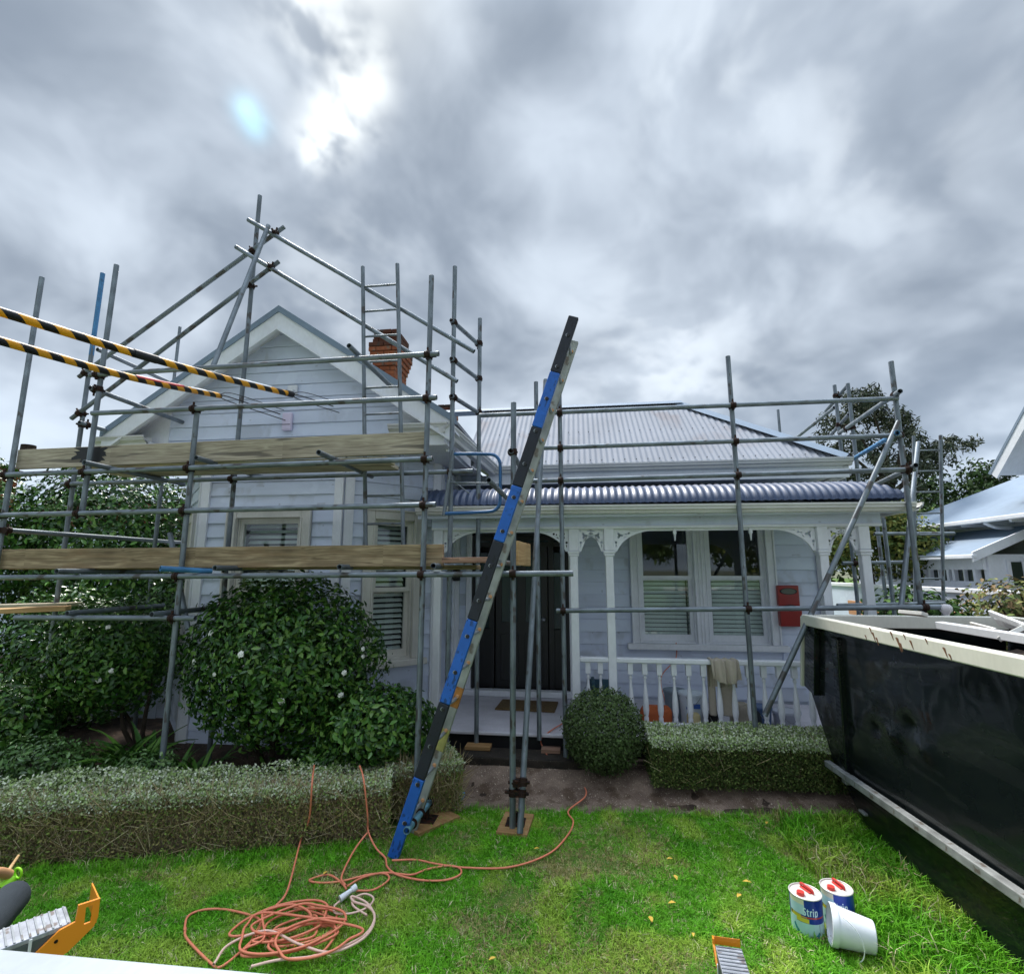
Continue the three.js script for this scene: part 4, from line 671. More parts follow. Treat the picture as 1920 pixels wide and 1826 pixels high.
// clipped low hedges: box of small leaves over a net of twigs
function hedge(label, a, b, depth, h, seed, o) {              // runs from a to b (x, z of the front edge), depth behind it
  const s = thing('low_hedge', label, 'hedge'), r0 = rng(seed), L = Math.hypot(b[0] - a[0], b[1] - a[1]), ux = (b[0] - a[0]) / L, uz = (b[1] - a[1]) / L, nx = uz, nz = -ux;   // n points away from the viewer
  const gy = o.y ?? 0, W = (t, d, y) => V3(a[0] + ux * t + nx * d, gy + y, a[1] + uz * t + nz * d), top = (t, d) => h * (1 + (o.rough ?? .14) * (fbm(t * 3 + seed, d * 3, seed, 3) - .5)), face = t => (o.rough ?? .14) * .4 * (fbm(t * 4, seed, 8, 3) - .5);
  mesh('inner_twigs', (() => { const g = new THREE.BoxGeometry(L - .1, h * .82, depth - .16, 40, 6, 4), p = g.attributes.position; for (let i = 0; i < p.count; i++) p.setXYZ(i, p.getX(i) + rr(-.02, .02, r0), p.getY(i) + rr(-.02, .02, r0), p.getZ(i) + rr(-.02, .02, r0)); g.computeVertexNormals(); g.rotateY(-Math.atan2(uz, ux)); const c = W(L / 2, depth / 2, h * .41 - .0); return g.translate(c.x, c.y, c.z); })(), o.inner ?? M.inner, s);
  foliage('top_leaves', s, LEAFS, softLeaf, o.top, seed, (i, r) => { const t = r() * L, d = r() * depth, y = top(t, d) - Math.pow(r(), 2) * .09; return { p: W(t, d + face(t), y), n: V3(rr(-1, 1, r), rr(.1, 1, r), rr(-1, 1, r)), s: o.size * rr(.7, 1.3, r), c: pick(r, o.topCols) }; });
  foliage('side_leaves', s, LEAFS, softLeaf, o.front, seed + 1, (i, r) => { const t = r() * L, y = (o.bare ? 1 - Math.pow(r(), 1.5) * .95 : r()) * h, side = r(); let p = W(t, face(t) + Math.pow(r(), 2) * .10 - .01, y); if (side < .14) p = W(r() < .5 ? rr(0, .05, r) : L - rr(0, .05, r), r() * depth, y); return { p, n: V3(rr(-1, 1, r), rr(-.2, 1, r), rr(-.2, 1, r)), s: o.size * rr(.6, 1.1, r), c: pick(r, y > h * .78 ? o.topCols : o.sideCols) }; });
  if (o.twigs) { const tg = new THREE.CylinderGeometry(.006, .013, 1, 4).translate(0, .5, 0); foliage('twigs', s, tg, o.twigMat ?? M.twig, o.twigs, seed + 2, (i, r) => { const t = r() * L, y = r() * h * .92; return { p: W(t, face(t) + rr(-.012, .07, r), y), n: V3(rr(-1, 1, r), rr(-1, 1, r), rr(.2, 1, r)), s: rr(.06, .2, r), lift: .6, c: pick(r, [[.30, .22, .11], [.42, .33, .17], [.20, .14, .08], [.50, .42, .26]]) }; }); }
  return s;
}
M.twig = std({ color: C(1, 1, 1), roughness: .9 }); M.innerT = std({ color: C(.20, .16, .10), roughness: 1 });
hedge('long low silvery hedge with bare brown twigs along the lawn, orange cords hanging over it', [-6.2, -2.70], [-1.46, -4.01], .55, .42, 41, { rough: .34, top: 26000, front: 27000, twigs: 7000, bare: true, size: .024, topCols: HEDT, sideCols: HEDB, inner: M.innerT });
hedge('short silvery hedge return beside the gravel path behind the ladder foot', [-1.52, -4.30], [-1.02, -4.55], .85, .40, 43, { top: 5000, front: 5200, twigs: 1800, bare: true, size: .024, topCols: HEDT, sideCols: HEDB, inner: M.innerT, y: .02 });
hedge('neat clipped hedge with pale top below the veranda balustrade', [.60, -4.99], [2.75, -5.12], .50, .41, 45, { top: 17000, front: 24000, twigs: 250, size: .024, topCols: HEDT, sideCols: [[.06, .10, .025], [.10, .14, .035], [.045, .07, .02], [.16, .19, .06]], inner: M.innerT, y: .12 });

// strap-leaved clumps in the bed
function strapClump(label, c, n, seed, L = .42) {
  const s = thing('strap_leaf_plant', label, 'plant'), r = rng(seed), mats = [C(.06, .16, .02), C(.10, .22, .03), C(.04, .11, .02)].map(q => phy({ color: q, roughness: .45, specularIntensity: .5 }));
  const geos = [.5, .8, 1.1].map(bend => { const P = [], I = [], N = 9; for (let i = 0; i <= N; i++) { const t = i / N, a = bend * t * 1.5, x = Math.sin(a) * t * .75, y = t * Math.cos(a * .85) * .85, w = .036 * Math.sin(Math.PI * Math.min(1, .18 + t * .82)) + .002; P.push(x, y, -w, x + .006, y - .008, 0, x, y, w); } for (let i = 0; i < N; i++) for (let k = 0; k < 2; k++) { const a = i * 3 + k; I.push(a, a + 1, a + 4, a, a + 4, a + 3); } const g = new THREE.BufferGeometry(); g.setAttribute('position', new THREE.Float32BufferAttribute(P, 3)); g.setIndex(I); g.computeVertexNormals(); g.setAttribute('uv', new THREE.Float32BufferAttribute(new Float32Array(P.length / 3 * 2), 2)); return g; });
  for (let i = 0; i < n; i++) { const m = mesh('strap_leaf', geos[i % 3], mats[Math.floor(r() * 3)], s); m.position.set(c[0] + rr(-.16, .16, r), c[1], c[2] + rr(-.10, .10, r)); m.rotation.y = r() * 6.28; const k = L * rr(.7, 1.2, r); m.scale.set(k, k, k * 1.1); } return s;
}
strapClump('clump of arching bright green strap leaves under the smaller camellia', [-4.15, .10, -4.55], 80, 51, .58); strapClump('second clump of strap leaves beside the scaffold standard', [-3.55, .08, -4.6], 30, 52, .42); strapClump('sparse clump of strap leaves at the foot of the camellia dome', [-3.15, .06, -4.42], 20, 53, .36);

// trees beyond the house
function tree(label, base, limbs, blobs, n, seed, o) {
  const s = thing('tree', label, 'tree'); const tk = [];
  const limb = (pts, r0, r1) => { const c = new THREE.CatmullRomCurve3(pts.map(p => V3(...p))), g = new THREE.TubeGeometry(c, 12, 1, 7), p = g.attributes.position; for (let i = 0; i < p.count; i++) { const f = Math.floor(i / 8) / 12, q = c.getPoint(Math.min(1, f)), k = r0 + (r1 - r0) * f; p.setXYZ(i, q.x + (p.getX(i) - q.x) * k, q.y + (p.getY(i) - q.y) * k, q.z + (p.getZ(i) - q.z) * k); } return g; };
  limbs.forEach((l, i) => i ? tk.push(limb(l[0], l[1], l[2])) : mesh('trunk', limb(l[0], l[1], l[2]), M.bark, s)); if (tk.length) mesh('limbs', mg(tk), M.bark, s);
  const tot = blobs.reduce((a, b) => a + b[3] ** 2, 0); const cum = []; let q = 0; for (const b of blobs) cum.push(q += b[3] ** 2 / tot);
  const f = foliage('crown', s, o.geo ?? LEAF, o.mat ?? softLeaf, n, seed, (i, r) => { const k = r(), b = blobs[cum.findIndex(c => c >= k)] ?? blobs[0]; const u = r() * 2 - 1, a = r() * 6.283, w = Math.sqrt(1 - u * u), f = b[3] * Math.pow(r(), .45); const d = V3(w * Math.cos(a), u * (o.flat ?? .7), w * Math.sin(a)); return { p: V3(b[0] + d.x * f, b[1] + d.y * f, b[2] + d.z * f), n: V3(d.x + rr(-1, 1, r), d.y + rr(-.6, 1, r), d.z + rr(-1, 1, r)), s: o.size * rr(.6, 1.3, r), c: pick(r, o.cols) }; }); void f; return s;
}
{ // open crowned tree behind the far end of the roof
  const z = -15, P = (u, v) => { const q = px(u, v, { z }); return [q.x, q.y, z]; }, r = rng(61), bl = [];
  for (const [u, v, k] of [[1560, 800, .55], [1585, 770, .5], [1620, 760, .6], [1655, 765, .55], [1690, 780, .6], [1715, 795, .45], [1600, 830, .5], [1640, 820, .55], [1680, 845, .6], [1720, 850, .5], [1755, 835, .45], [1780, 838, .38], [1745, 875, .35], [1690, 895, .5], [1650, 890, .5], [1610, 880, .45], [1570, 850, .45], [1660, 935, .45], [1630, 930, .4], [1545, 815, .35], [1770, 860, .3], [1700, 930, .35]]) { for (let m = 0; m < 4; m++) { const c = P(u + rr(-16, 16, r), v + rr(-13, 13, r)); bl.push([c[0], c[1], z + rr(-.9, .9, r), k * rr(.38, .62, r)]); } }
  const b = P(1668, 1010), fork = P(1668, 930);
  tree('open crowned dark grey-green tree rising behind the far end of the veranda roof', [b[0], 0, z], [[[[b[0], 0, z], b, fork], .16, .11], ...[[1600, 800], [1640, 780], [1690, 800], [1750, 845], [1580, 840], [1710, 880], [1640, 880]].map(q => [[fork, [(fork[0] + P(...q)[0]) / 2 + .1, (fork[1] + P(...q)[1]) / 2, z], P(...q)], .08, .015])], bl, 9500, 62, { size: .15, cols: [[.05, .065, .04], [.07, .085, .055], [.035, .045, .03], [.09, .10, .06]], geo: LEAFN, flat: .8 });
}
{
  const mk = (label, u, v, z, k, n, seed, cols, spread, size = .2) => { const c = px(u, v, { z }), r = rng(seed), bl = []; for (let i = 0; i < 16; i++) bl.push([c.x + rr(-1, 1, r) * spread, c.y + rr(-1, .6, r) * spread * .7, z + rr(-1, 1, r) * spread * .6, k * rr(.6, 1, r)]); tree(label, [c.x, 0, z], [[[[c.x, 0, z], [c.x, c.y * .5, z], [c.x, c.y, z]], .2, .06]], bl, n, seed, { size, cols, flat: .9 }); };
  mk('dense dark green tree behind the blue-grey roof of the neighbouring house', 1850, 930, -22, 1.15, 10000, 71, [[.04, .075, .025], [.06, .10, .035], [.03, .05, .02]], 1.9);
  mk('yellow-green tree glimpsed past the end of the bullnose roof', 1620, 1000, -13, .7, 9000, 72, [[.13, .17, .04], [.20, .20, .05], [.07, .11, .03]], .9, .12);
  mk('green tree between the ladder and the neighbouring roof', 1720, 1010, -18, .9, 8000, 73, [[.06, .11, .03], [.10, .15, .04], [.04, .07, .02]], 1.4);
  mk('low dark tree behind the neighbouring lean-to roof', 1640, 1030, -20, 1.0, 4200, 74, [[.05, .08, .03], [.03, .05, .02]], 1.6);
}
shrub('leafy green bush behind the skip below the neighbouring windows', [4.55, 1.12, -7.9], [.75, .62, .5], 5200, 81, { name: 'garden_bush', size: .09, cols: [[.05, .12, .03], [.09, .17, .04], [.04, .08, .025]], mat: softLeaf, bump: .25, core: .6 });
shrub('loose yellow-green bush with bare orange twigs behind the skip', [6.3, 1.25, -8.2], [1.1, .6, .6], 5200, 82, { name: 'garden_bush', size: .09, cols: [[.13, .17, .05], [.20, .20, .07], [.24, .17, .09], [.08, .11, .04]], mat: softLeaf, bump: .3, core: .45, shell: .6, stems: [[6.2, .1, -8.1], [[5.6, 1.6, -7.9], [6.6, 1.8, -8.0], [7.0, 1.6, -8.0], [5.9, 1.7, -7.9]]], sr: .02 });
shrub('dark green bush tucked between the veranda end and the skip', [3.75, .95, -6.6], [.42, .4, .35], 2600, 83, { name: 'garden_bush', size: .07, bump: .2 });

// trees on the far side of the street, seen in the window panes
for (const [x, z, seed] of [[-3.5, 17, 171], [3.2, 18, 172], [9, 17, 173]]) { const r = rng(seed), bl = []; for (let i = 0; i < 22; i++) bl.push([x + rr(-2.2, 2.2, r), rr(2.2, 5.4, r), z + rr(-1, 1, r), rr(.6, 1.1, r)]); tree(['leafy street tree across the road facing the bay window', 'leafy street tree across the road facing the veranda window', 'leafy street tree across the road facing the skip'][seed - 171], [x, 0, z], [[[[x, 0, z], [x, 1.5, z], [x, 3.4, z]], .16, .08]], bl, 2600, seed, { size: .34, cols: [[.16, .22, .05], [.24, .26, .06], [.08, .13, .03]], flat: .9 }); }
// ---------- grass ----------
{
  const blade = (n, h, w, seed, lay) => { const r = rng(seed), P = [], I = []; for (let i = 0; i < n; i++) { const a = r() * 6.28, x = rr(-.025, .025, r), z = rr(-.025, .025, r), L = h * rr(.55, 1.3, r), b = rr(.25, lay, r) * L, dx = Math.cos(a), dz = Math.sin(a), k = P.length / 3, y1 = Math.sqrt(Math.max(.04 * L * L, L * L - b * b)), ww = w * rr(.7, 1.3, r); P.push(x - dz * ww, 0, z + dx * ww, x + dz * ww, 0, z - dx * ww, x + dx * b * .35 - dz * ww, y1 * .66, z + dz * b * .35 + dx * ww, x + dx * b * .35 + dz * ww, y1 * .66, z + dz * b * .35 - dx * ww, x + dx * b * 1.15, y1 * .8, z + dz * b * 1.15); I.push(k, k + 1, k + 3, k, k + 3, k + 2, k + 2, k + 3, k + 4); } const g = new THREE.BufferGeometry(); g.setAttribute('position', new THREE.Float32BufferAttribute(P, 3)); g.setIndex(I); g.computeVertexNormals(); g.setAttribute('uv', new THREE.Float32BufferAttribute(new Float32Array(P.length / 3 * 2), 2)); return g; };
  const gm = phy({ color: C(1, 1, 1), roughness: .55, specularIntensity: .35 }), r = rng(91);
  const pool = [blade(9, .036, .0017, 1, .97), blade(6, .050, .0023, 2, .9), blade(6, .15, .0024, 3, .85)], lists = [[], [], []];
  const wornSpots = [[1095, 1612, .2], [1150, 1632, .14], [1050, 1640, .14], [960, 1690, .14], [640, 1645, .12], [1010, 1622, .12], [880, 1740, .12]].map(([u, v, s]) => { const p = px(u, v, { y: 0 }); return [p.x, p.z, s]; });
  const worn = (x, z) => { let w = sm(.54, .72, fbm(x * 2.3 + 2, z * 2.3, 93, 5)) * .35; for (const [a, b, s] of wornSpots) w += .9 * Math.exp(-((x - a) ** 2 * .6 + (z - b) ** 2 * 1.4) / (s * s) * 1.3); return Math.min(1, w * (.55 + .9 * fbm(x * 9, z * 9, 95, 3))); };
  const col = (x, z) => { const d = worn(x, z), l = fbm(x * 1.1, z * 1.1, 99, 3), clump = vn(x * 14, z * 14, 197); const base = mix3([.055, .25, .008], [.15, .42, .018], cl(l * .5 + clump * .6 + r() * .25 - .1)); const lime = mix3(base, [.34, .46, .06], sm(.5, .8, vn(x * 5, z * 5, 198)) * .7); const dry = r() < .5 ? [.40, .33, .15] : [.30, .22, .10]; const c = r() < .05 ? [.48, .44, .26] : mix3(lime, dry, r() < d * .85 ? .9 : d * .25); const k = .7 + .6 * r(); return C(c[0] * k, c[1] * k, c[2] * k); };
  let n = 0; while (n < 92000) { const x = rr(-4.9, 2.6, r), z = -1.9 - 3.2 * Math.pow(r(), .8); if (z < lawnEdge(x) + .01) continue; if (x < -1.42 && z < hedgeFront(x) + .05) continue; if (Math.abs(x) > 1.05 * -z + .6) continue; const w = worn(x, z); if (r() < w * .62) continue; const cl_ = .45 + .95 * fbm(x * 6, z * 6, 199, 4); lists[r() < .6 ? 0 : 1].push([x, z, rr(.6, 1.2, r) * cl_ * (1 - .35 * w)]); n++; }
  for (let k = 0; k < 1500; k++) { const x = rr(-3.6, 1.9, r), z = rr(-2.3, -4.6, r); if (x < -1.42 && z < hedgeFront(x) + .05) continue; if (fbm(x * 2.2, z * 2.2, 211, 3) > .5) lists[2].push([x, z, rr(.25, .5, r)]); }
  for (let k = 0; k < 3000; k++) { const z = rr(-2.6, -4.75, r), x = 2.08 - Math.pow(r(), 1.8) * .6; lists[2].push([x, z, rr(.45, 1.15, r)]); }
  for (let k = 0; k < 1100; k++) { const x = rr(-4.2, -1.4, r), z = hedgeFront(x) + rr(.0, .14, r); lists[2].push([x, z, rr(.25, .6, r)]); }
  for (let k = 0; k < 700; k++) { const x = rr(-1.0, 2.1, r), z = lawnEdge(x) + rr(-.05, .07, r); lists[2].push([x, z, rr(.15, .45, r)]); }
  lists.forEach((L, i) => { const im = new THREE.InstancedMesh(pool[i], gm, L.length); im.name = ['grass', 'grass_short', 'grass_long'][i]; im.castShadow = im.receiveShadow = true; im.userData = { kind: 'stuff', label: ['green lawn grass in front of the house', 'broader green lawn grass in front of the house', 'long uncut grass along the skip and hedge foot'][i], category: 'grass' };
    L.forEach(([x, z, s], k) => { _e.set(rr(-.35, .35, r), r() * 6.28, rr(-.35, .35, r)); _m.makeRotationFromEuler(_e).scale(V3(s, s, s)).setPosition(x, .002, z); im.setMatrixAt(k, _m); im.setColorAt(k, col(x, z)); }); scene.add(im); });
  // fallen leaves
  const lm = std({ color: C(.62, .40, .05), roughness: .7 }), lg = LEAF.clone().toNonIndexed().scale(.05, .05, .05).rotateX(-1.45);
  for (const [u, v] of [[1392, 1652], [1390, 1676], [1270, 1650], [1268, 1692], [1300, 1748], [1218, 1717], [916, 1800], [1012, 1590], [605, 1640], [1437, 1545], [1250, 1610], [560, 1765]]) { const m = tag(mesh(numbered('fallen_leaf'), lg, lm, scene), 'yellow fallen leaf lying on the lawn', 'leaf', 'yellow leaves scattered on the lawn'); m.position.copy(px(u, v, { y: .04 })); m.rotation.y = r() * 6.28; m.scale.setScalar(rr(.7, 1.2, r)); }
}
// ---------- skip bin ----------
{
  const X = 2.10, s = thing('skip_bin', 'black steel skip bin with cream rim standing on the lawn', 'skip bin');
  const prof = [[-5.20, 1.60], [-1.2, 1.60], [-1.0, .95], [-1.45, .0], [-4.36, .0], [-4.97, .37], [-5.32, .92]];           // z, y outline of the side
  const inside = (z, y) => { let c = false; for (let i = 0, j = prof.length - 1; i < prof.length; j = i++) { const [xi, yi] = prof[i], [xj, yj] = prof[j]; if ((yi > y) !== (yj > y) && z < (xj - xi) * (y - yi) / (yj - yi) + xi) c = !c; } return c; }; void inside;
  // side sheet as a grid that follows the outline, with dents
  const dents = [[-4.30, .86, .05, .03], [-4.05, .88, .08, -.05], [-3.86, 1.00, .08, .04], [-3.70, .90, .09, -.035], [-4.63, .77, .04, .025], [-4.1, .80, .3, .03], [-3.3, .9, .5, .012], [-2.9, .7, .5, -.012]];
  const edge = y => { let lo = 1e9, hi = -1e9; for (let i = 0, j = prof.length - 1; i < prof.length; j = i++) { const [a, p] = prof[i], [b, q] = prof[j]; if ((p - y) * (q - y) <= 0 && p !== q) { const z = a + (b - a) * (y - p) / (q - p); lo = Math.min(lo, z); hi = Math.max(hi, z); } } return [lo, hi]; };
  const NY = 80, NZ = 190, P = [], I = []; for (let j = 0; j <= NY; j++) { const y = .002 + 1.59 * j / NY, [lo, hi] = edge(y); for (let i = 0; i <= NZ; i++) { const f = i / NZ, z = lo + (hi - lo) * f * f * (.35) + (hi - lo) * f * .65; let d = .006 * (fbm(z * 2.2, y * 2.2, 7, 3) - .5) * 2; for (const [a, b, r, h] of dents) { const q = Math.sqrt((z - a) ** 2 + (y - b) ** 2 * 1.6) / r; d += h * (r < .2 ? Math.exp(-q * 1.1 - .3 * q * q) : Math.exp(-q * q)); } P.push(X + d, y, z); } }
  for (let j = 0; j < NY; j++) for (let i = 0; i < NZ; i++) { const a = j * (NZ + 1) + i; I.push(a, a + 1, a + NZ + 2, a, a + NZ + 2, a + NZ + 1); }
  const g = new THREE.BufferGeometry(); g.setAttribute('position', new THREE.Float32BufferAttribute(P, 3)); g.setIndex(I); g.computeVertexNormals();
  const uv = []; for (let i = 0; i < P.length; i += 3) uv.push(P[i + 2] * .5, P[i + 1] * .5); g.setAttribute('uv', new THREE.Float32BufferAttribute(uv, 2));
  M.skip.roughnessMap = T.scuff; M.skip.roughness = .85; mesh('side_panel', g, M.skip, s);
  mesh('side_panel', g.clone().translate(1.65, 0, 0), M.skip, s);
  const slab = (z0, y0, z1, y1, t = .012, w = 1.6, x = X + .83) => { const L = Math.hypot(z1 - z0, y1 - y0), b = bx(w, t, L); b.rotateX(-Math.atan2(y1 - y0, z1 - z0)); return b.translate(x, (y0 + y1) / 2, (z0 + z1) / 2); };
  mesh('end_panel', mg(slab(-4.36, .01, -4.97, .37), slab(-4.97, .37, -5.32, .92), slab(-5.32, .92, -5.20, 1.58)), M.skip, s); mesh('end_panel', mg(slab(-1.45, .01, -1.0, .95), slab(-1.0, .95, -1.2, 1.58)), M.skip, s); mesh('floor_plate', slab(-4.36, .012, -1.45, .012), M.skip, s);
  // rim: box section round the top, stepping down the end lip
  const rim = part('rim', s); mesh('rim_rail', rb(.075, .095, 4.02, .01, X - .03, 1.5525, -3.20), M.skipRim, rim); mesh('rim_rail', rb(.075, .095, 4.02, .01, X + 1.66, 1.5525, -3.20), M.skipRim, rim); mesh('rim_rail', rb(1.64, .115, .07, .01, X + .81, 1.541, -5.2), M.skipRim, rim); mesh('rim_rail', rb(1.64, .115, .07, .01, X + .81, 1.541, -1.2), M.skipRim, rim);
  const lip = rb(.07, .66, .035, .006).rotateX(.22).translate(X - .028, 1.255, -5.30); mesh('lip_edge', lip, M.skipRim, rim); mesh('lip_plate', rb(.05, .62, .20, .008).rotateX(.22).translate(X - .022, 1.22, -5.17), M.skip, s);
  mesh('rib', rb(.05, 1.15, .10, .01).rotateX(.06).translate(X - .012, .88, -4.72), M.skip, s); mesh('rib', rb(.05, 1.40, .10, .01, X - .012, .74, -2.4), M.skip, s);
  const rail = std({ color: C(.48, .48, .45), map: rep(T.tube, 2, 2), roughness: .6 }); const ra = V3(X - .05, .385, -4.99), rbb = V3(X - .05, .50, -2.2), rm = ra.clone().lerp(rbb, .13);
  mesh('side_rail', mg(aim(muv(new RoundedBoxGeometry(.05, ra.distanceTo(rm) - .01, .05, 2, .008).translate(0, ra.distanceTo(rm) / 2, 0)), ra, rm), aim(muv(new RoundedBoxGeometry(.055, rm.distanceTo(rbb), .055, 2, .008).translate(0, rm.distanceTo(rbb) / 2, 0)), rm, rbb)), rail, s);
  mesh('side_lug', mg(rb(.04, .03, .07, .006, X - .03, .34, -4.72), rb(.03, .02, .09, .006, X - .02, .20, -4.52)), rail, s);
  mesh('rust_streaks', mg(...[[-4.05, .04], [-4.02, .06], [-3.98, .05], [-3.80, .05], [-3.74, .085], [-3.71, .05], [-3.66, .03], [-3.6, .05], [-4.12, .03], [-3.45, .03], [-3.3, .05], [-3.26, .03]].map(([z, h], i) => poly([[-.006 - .1 * h, 0], [-.002, .003], [.004 + .12 * h, 0], [.004 + .25 * h, -h * .45], [.002 + .45 * h, -h], [-.001 + .4 * h, -h * .95], [-.002 + .1 * h, -h * .4]], .0012).rotateY(-Math.PI / 2).translate(X - .0685, 1.600 - .03 * (i % 3), z))), std({ color: C(.16, .07, .03), roughness: .95 }), s);
  // load: pieces resting on top
  const rnd = rng(131), timber = (a, b, w, t, mat, label) => { const L = a.distanceTo(b), o = one('timber_offcut', aim(muv(new RoundedBoxGeometry(w, L, t, 1, .004).translate(0, L / 2, 0), rnd() * 5), a, b), mat, label, 'timber'); return o; };
  const heap = one('rubble_heap', (() => { const g = new THREE.PlaneGeometry(1.5, 3.7, 24, 50).rotateX(-Math.PI / 2), p = g.attributes.position; for (let i = 0; i < p.count; i++) p.setY(i, 1.22 + .28 * fbm(p.getX(i) * 3 + 5, p.getZ(i) * 3, 133, 5)); g.computeVertexNormals(); return muv(g.translate(X + .83, 0, -3.2)); })(), M.soil, 'heap of rubble and dirt filling the skip bin', 'rubble'); void heap;
  const P3 = (u, v, z) => px(u, v, { z });
  timber(P3(1762, 1172, -4.15), P3(1935, 1200, -3.3), .05, .05, M.white, 'blue-white painted board lying along the skip rim'); timber(P3(1858, 1150, -4.1), P3(1930, 1178, -3.6), .02, .045, M.white, 'thin white batten pointing up out of the skip'); timber(P3(1872, 1164, -4.2), P3(1940, 1185, -3.6), .03, .05, M.white, 'wide white batten lying across the skip'); timber(P3(1880, 1196, -3.5), P3(1945, 1165, -3.8), .03, .05, M.cream, 'cream painted length of moulding crossing the other battens in the skip'); timber(P3(1822, 1170, -4.2), P3(1868, 1182, -3.9), .02, .03, M.cream, 'short cream offcut between the bag and the battens in the skip'); timber(P3(1690, 1148, -4.7), P3(1735, 1152, -4.5), .06, .03, M.cream, 'short cream offcut near the far corner of the skip');
}
{ // white plastic bag tied on the tube end
  const c = px(1774, 1145, { z: -5.35 }); const prof = [[.002, .06], [.035, .055], [.05, .03], [.045, .0], [.022, -.03], [.02, -.05], [.05, -.075], [.085, -.115], [.10, -.16], [.11, -.20], [.09, -.22], [.0, -.22]];
  const g = new THREE.LatheGeometry(prof.reverse().map(p => new THREE.Vector2(...p)), 22), p = g.attributes.position; for (let i = 0; i < p.count; i++) { const a = Math.atan2(p.getZ(i), p.getX(i)), k = 1 + .14 * Math.sin(a * 5 + p.getY(i) * 30) + .12 * (vn(p.getX(i) * 40 + 9, p.getY(i) * 40 + p.getZ(i) * 40, 5) - .5); p.setX(i, p.getX(i) * k); p.setZ(i, p.getZ(i) * k); } g.computeVertexNormals();
  const b = one('plastic_bag', g.translate(c.x, c.y, c.z), phy({ color: C(.80, .76, .78), roughness: .5, transmission: .25, thickness: 0 }), 'white plastic bag knotted over the end of a scaffold tube', 'bag'); void b;
}
// ---------- paint tins and bucket ----------
function labelTex(flip) {
  const c = document.createElement('canvas'); c.width = 1024; c.height = 256; const x = c.getContext('2d');
  x.fillStyle = '#b9dfe0'; x.fillRect(0, 0, 1024, 256); x.fillStyle = '#11379a'; x.fillRect(0, 0, 1024, 118); x.fillRect(0, 118, 1024, 36);
  for (const o of [0, 512]) { x.fillStyle = '#e9e2cc'; x.fillRect(o + 60, 4, 180, 34); x.fillStyle = '#bcdcec'; x.fillRect(o + 60, 38, 180, 66); x.fillStyle = '#d6ecf6'; x.font = 'bold 70px sans-serif'; x.fillText('Strip', o + 222, 104); x.fillStyle = '#d9c638'; x.fillRect(o + 70, 106, 130, 24); x.fillStyle = '#e0d048'; x.fillRect(o + 150, 124, 130, 28); x.fillStyle = '#111'; x.fillRect(o + 84, 104, 16, 22); x.fillStyle = '#d8a23a'; x.fillRect(o + 200, 112, 60, 9); x.fillStyle = '#c8453a'; x.fillRect(o + 260, 110, 210, 10); x.fillStyle = '#b9dfe0'; x.fillRect(o + 60, 130, 92, 26); x.strokeStyle = '#2b8796'; x.lineWidth = 24; x.beginPath(); x.arc(o + 270, 70, 185, .28 * Math.PI, .8 * Math.PI); x.stroke(); x.fillStyle = '#2c3d44'; x.fillRect(o + 390, 158, 4, 84); }
  const t = new THREE.CanvasTexture(c); t.colorSpace = THREE.SRGBColorSpace; t.wrapS = THREE.RepeatWrapping; void flip; return t;
}
{
  const lt = labelTex(), tin = thing('paint_tin', 'blue labelled paint stripper tin standing clear of the bucket', 'tin', [1.228, 0, -3.43], R(-112));
  const Rr = .082, H = .205, body = new THREE.CylinderGeometry(Rr, Rr, H - .012, 36, 1, true).translate(0, H / 2, 0);
  mesh('label', body, std({ map: lt, roughness: .35, metalness: .1 }), tin); const rimG = y => new THREE.TorusGeometry(Rr, .0035, 6, 36).rotateX(Math.PI / 2).translate(0, y, 0);
  const bare = std({ color: C(.74, .71, .66), metalness: .3, roughness: .4 }); mesh('rim', mg(rimG(H - .004), rimG(.004)), bare, tin); mesh('lid', new THREE.CylinderGeometry(Rr - .002, Rr - .002, .004, 36).translate(0, H - .009, 0), bare, tin); mesh('bottom', new THREE.CylinderGeometry(Rr - .002, Rr - .002, .004, 36).translate(0, .004, 0), bare, tin);
  const redp = phy({ color: C(.62, .045, .035), roughness: .4 }); mesh('cap', mg(new THREE.CylinderGeometry(.019, .021, .016, 18).translate(.034, H + .001, .022)), redp, tin);
  mesh('handle', wire([V3(-.06, H - .006, .02), V3(-.055, H + .010, .02), V3(-.025, H + .014, -.01), V3(-.005, H + .010, -.035), V3(.0, H - .006, -.04)], .006, 30), redp, tin); mesh('handle_frame', rb(.07, .005, .032, .002).rotateY(.8).translate(-.028, H - .003, -.008), redp, tin);
  copy(tin, [1.425, 0, -3.50], R(-60), 'paint stripper tin with blue label half hidden behind the fallen white bucket');
  const b = thing('bucket', 'white plastic bucket lying on its side on the grass', 'bucket', [1.40, .092, -3.27], 0), pl = phy({ color: C(.78, .80, .84), roughness: .35 });
  const pf = [[.0, .0], [.072, .0], [.075, .004], [.092, .17], [.098, .17], [.099, .20], [.094, .203], [.092, .198], [.090, .17], [.072, .008], [.0, .008]]; const bg = new THREE.LatheGeometry(pf.map(p => new THREE.Vector2(...p)), 40).rotateZ(R(84)).rotateY(R(-14));
  const wall = mesh('body', bg.translate(.095, 0, 0), pl, b); void wall; mesh('handle', wire(Array.from({ length: 13 }, (_, i) => { const a = i / 12 * Math.PI; return V3(.10 * Math.sin(a) * .55 - .06, .098 * Math.cos(a), .098 * Math.sin(a) * .8 + .03); }), .0025, 40), pl, b);
}
